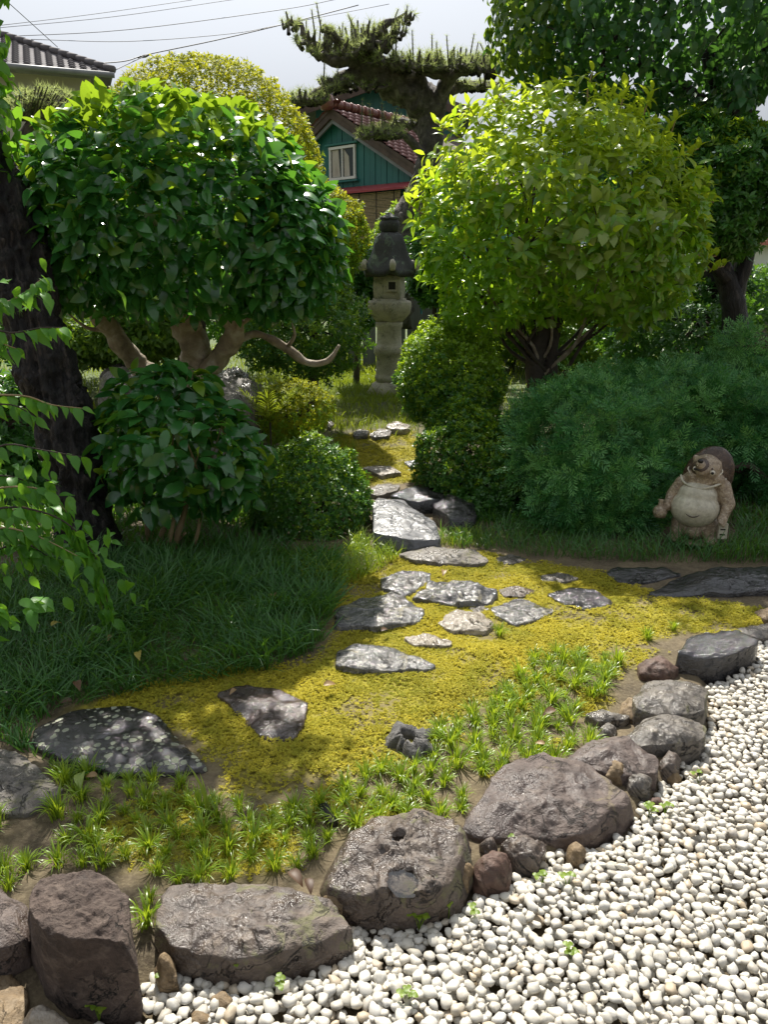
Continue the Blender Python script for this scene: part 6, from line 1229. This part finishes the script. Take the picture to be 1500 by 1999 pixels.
seg(A, (42*k, .0, 112*k), (56*k, -.02, 82*k), 15*k, 12*k); seg(A, (56*k, -.02, 82*k), (50*k, -.05, 58*k), 12*k, 9*k); blob(A, (49*k, -.06, 55*k), (10*k, 10*k, 9*k))
for i in range(4): seg(A, (-50*k-i*3*k, -.08, 76*k-i*5*k), (-46*k-i*3*k, -.095, 70*k-i*5*k), 3.2*k, 2.6*k); seg(A, (46*k+i*3*k, -.075, 58*k-i*3*k), (43*k+i*3*k, -.09, 53*k-i*3*k), 3.2*k, 2.6*k)
blob(A, (10*k, .0, 142*k), (28*k, 28*k, 30*k)); blob(A, (4*k, -.055, 150*k), (15*k, 22*k, 14*k), (.5, 'X')); blob(A, (0, -.085, 157*k), (9*k, 12*k, 9*k)); blob(A, (-10*k, -.02, 128*k), (14*k, 14*k, 12*k)); blob(A, (30*k, -.02, 126*k), (15*k, 14*k, 13*k))
blob(A, (-12*k, .01, 162*k), (6*k, 4*k, 7*k)); blob(A, (34*k, .01, 158*k), (6*k, 4*k, 7*k)); seg(A, (30*k, .06, 40*k), (50*k, .09, 12*k), 14*k, 9*k)
fused('body', A, m_pot, stt)
A = Acc(); blob(A, (-2*k, -.035, 68*k), (45*k, 38*k, 37*k)); blob(A, (0, -.03, 92*k), (36*k, 30*k, 30*k)); blob(A, (2*k, -.022, 108*k), (28*k, 22*k, 18*k)); fused('belly', A, m_bel, stt, .006, 10)
A = Acc(); blob(A, (12*k, .04, 124*k), (45*k, 22*k, 64*k), (.3, 'Y')); blob(A, (14*k, .075, 122*k), (32*k, 22*k, 46*k), (.3, 'Y')); fused('hat', A, m_hat, stt, .006, 8)
A = Acc(); blob(A, (6*k, -.028, 146*k), (24*k, 20*k, 17*k)); blob(A, (3*k, -.064, 154*k), (13*k, 19*k, 11*k), (.5, 'X')); fused('face', A, m_hat, stt, .005, 5)
for sx, sz in ((-8, 148), (22, 143)):
    A = Acc(); blob(A, (sx*k, -.076, sz*k), (5*k, 4*k, 5*k)); e = link('eye', A.mesh('eye', [m_whi]), stt); A = Acc(); blob(A, (sx*k, -.0825, sz*k), (3*k, 3*k, 3*k)); link('pupil', A.mesh('pupil', [m_eye]), e)
A = Acc(); blob(A, (0*k, -.112, 166*k), (5*k, 4*k, 4*k)); link('nose', A.mesh('nose', [m_eye]), stt)
A = Acc(); V, F = tube([(-9*k, -.092, 148*k), (0, -.106, 149*k), (10*k, -.092, 147*k)], [1.2*k, 1.8*k, 1.2*k], 6); A.add(V, F); link('mouth', A.mesh('mouth', [m_eye]), stt)
for sx in (-1, 1):
    A = Acc(); V, F = tube([(8*k+sx*24*k, -.045, 135*k), (8*k+sx*30*k, -.03, 142*k), (8*k+sx*29*k, -.020, 146*k)], 1.3*k, 7); A.add(V, F); link('whisker_ridge', A.mesh('whisker_ridge', [m_whi]), stt)
A = Acc(); V, F = tube([(-34*k, .0, 126*k), (-28*k, -.04, 118*k), (-14*k, -.075, 114*k), (6*k, -.085, 112*k), (26*k, -.07, 117*k), (38*k, -.04, 122*k), (45*k, .0, 128*k)], 2.4*k, 8); A.add(V, F); link('neck_cord', A.mesh('neck_cord', [m_bel]), stt)
A = Acc(); V, F = tube([(-14*k, -.145, 66*k), (-6*k, -.150, 62*k), (2*k, -.151, 62*k), (10*k, -.147, 66*k)], [.6*k, 1.1*k, 1.1*k, .6*k], 6); A.add(V, F); link('belly_mark', A.mesh('belly_mark', [m_hat]), stt)
A = Acc(); V, F = lathe([(0, 0), (11*k, 2*k), (14*k, 12*k), (11*k, 20*k), (5*k, 25*k), (4*k, 33*k), (6*k, 36*k), (0, 36*k)], 18, (-62*k, -.085, 46*k)); A.add(V, F); link('flask', A.mesh('flask', [m_pot]), stt)
A = Acc(); V, F = box((52*k, -.055, 32*k), (16*k, 8*k, 30*k), .3); A.add(V, F); lb = link('account_book', A.mesh('account_book', [m_bel], False), stt)
for dz in (-6, 4): A = Acc(); A.add(*box((52*k+.001, -.055-4.6*k, (32+dz)*k), (9*k, 1*k, 2.2*k), .3)); link('mark', A.mesh('mark', [m_eye], False), lb)
A = Acc(); blob(A, (0, .0, 2*k), (48*k, 40*k, 6*k)); link('plinth', A.mesh('plinth', [m_pot]), stt)
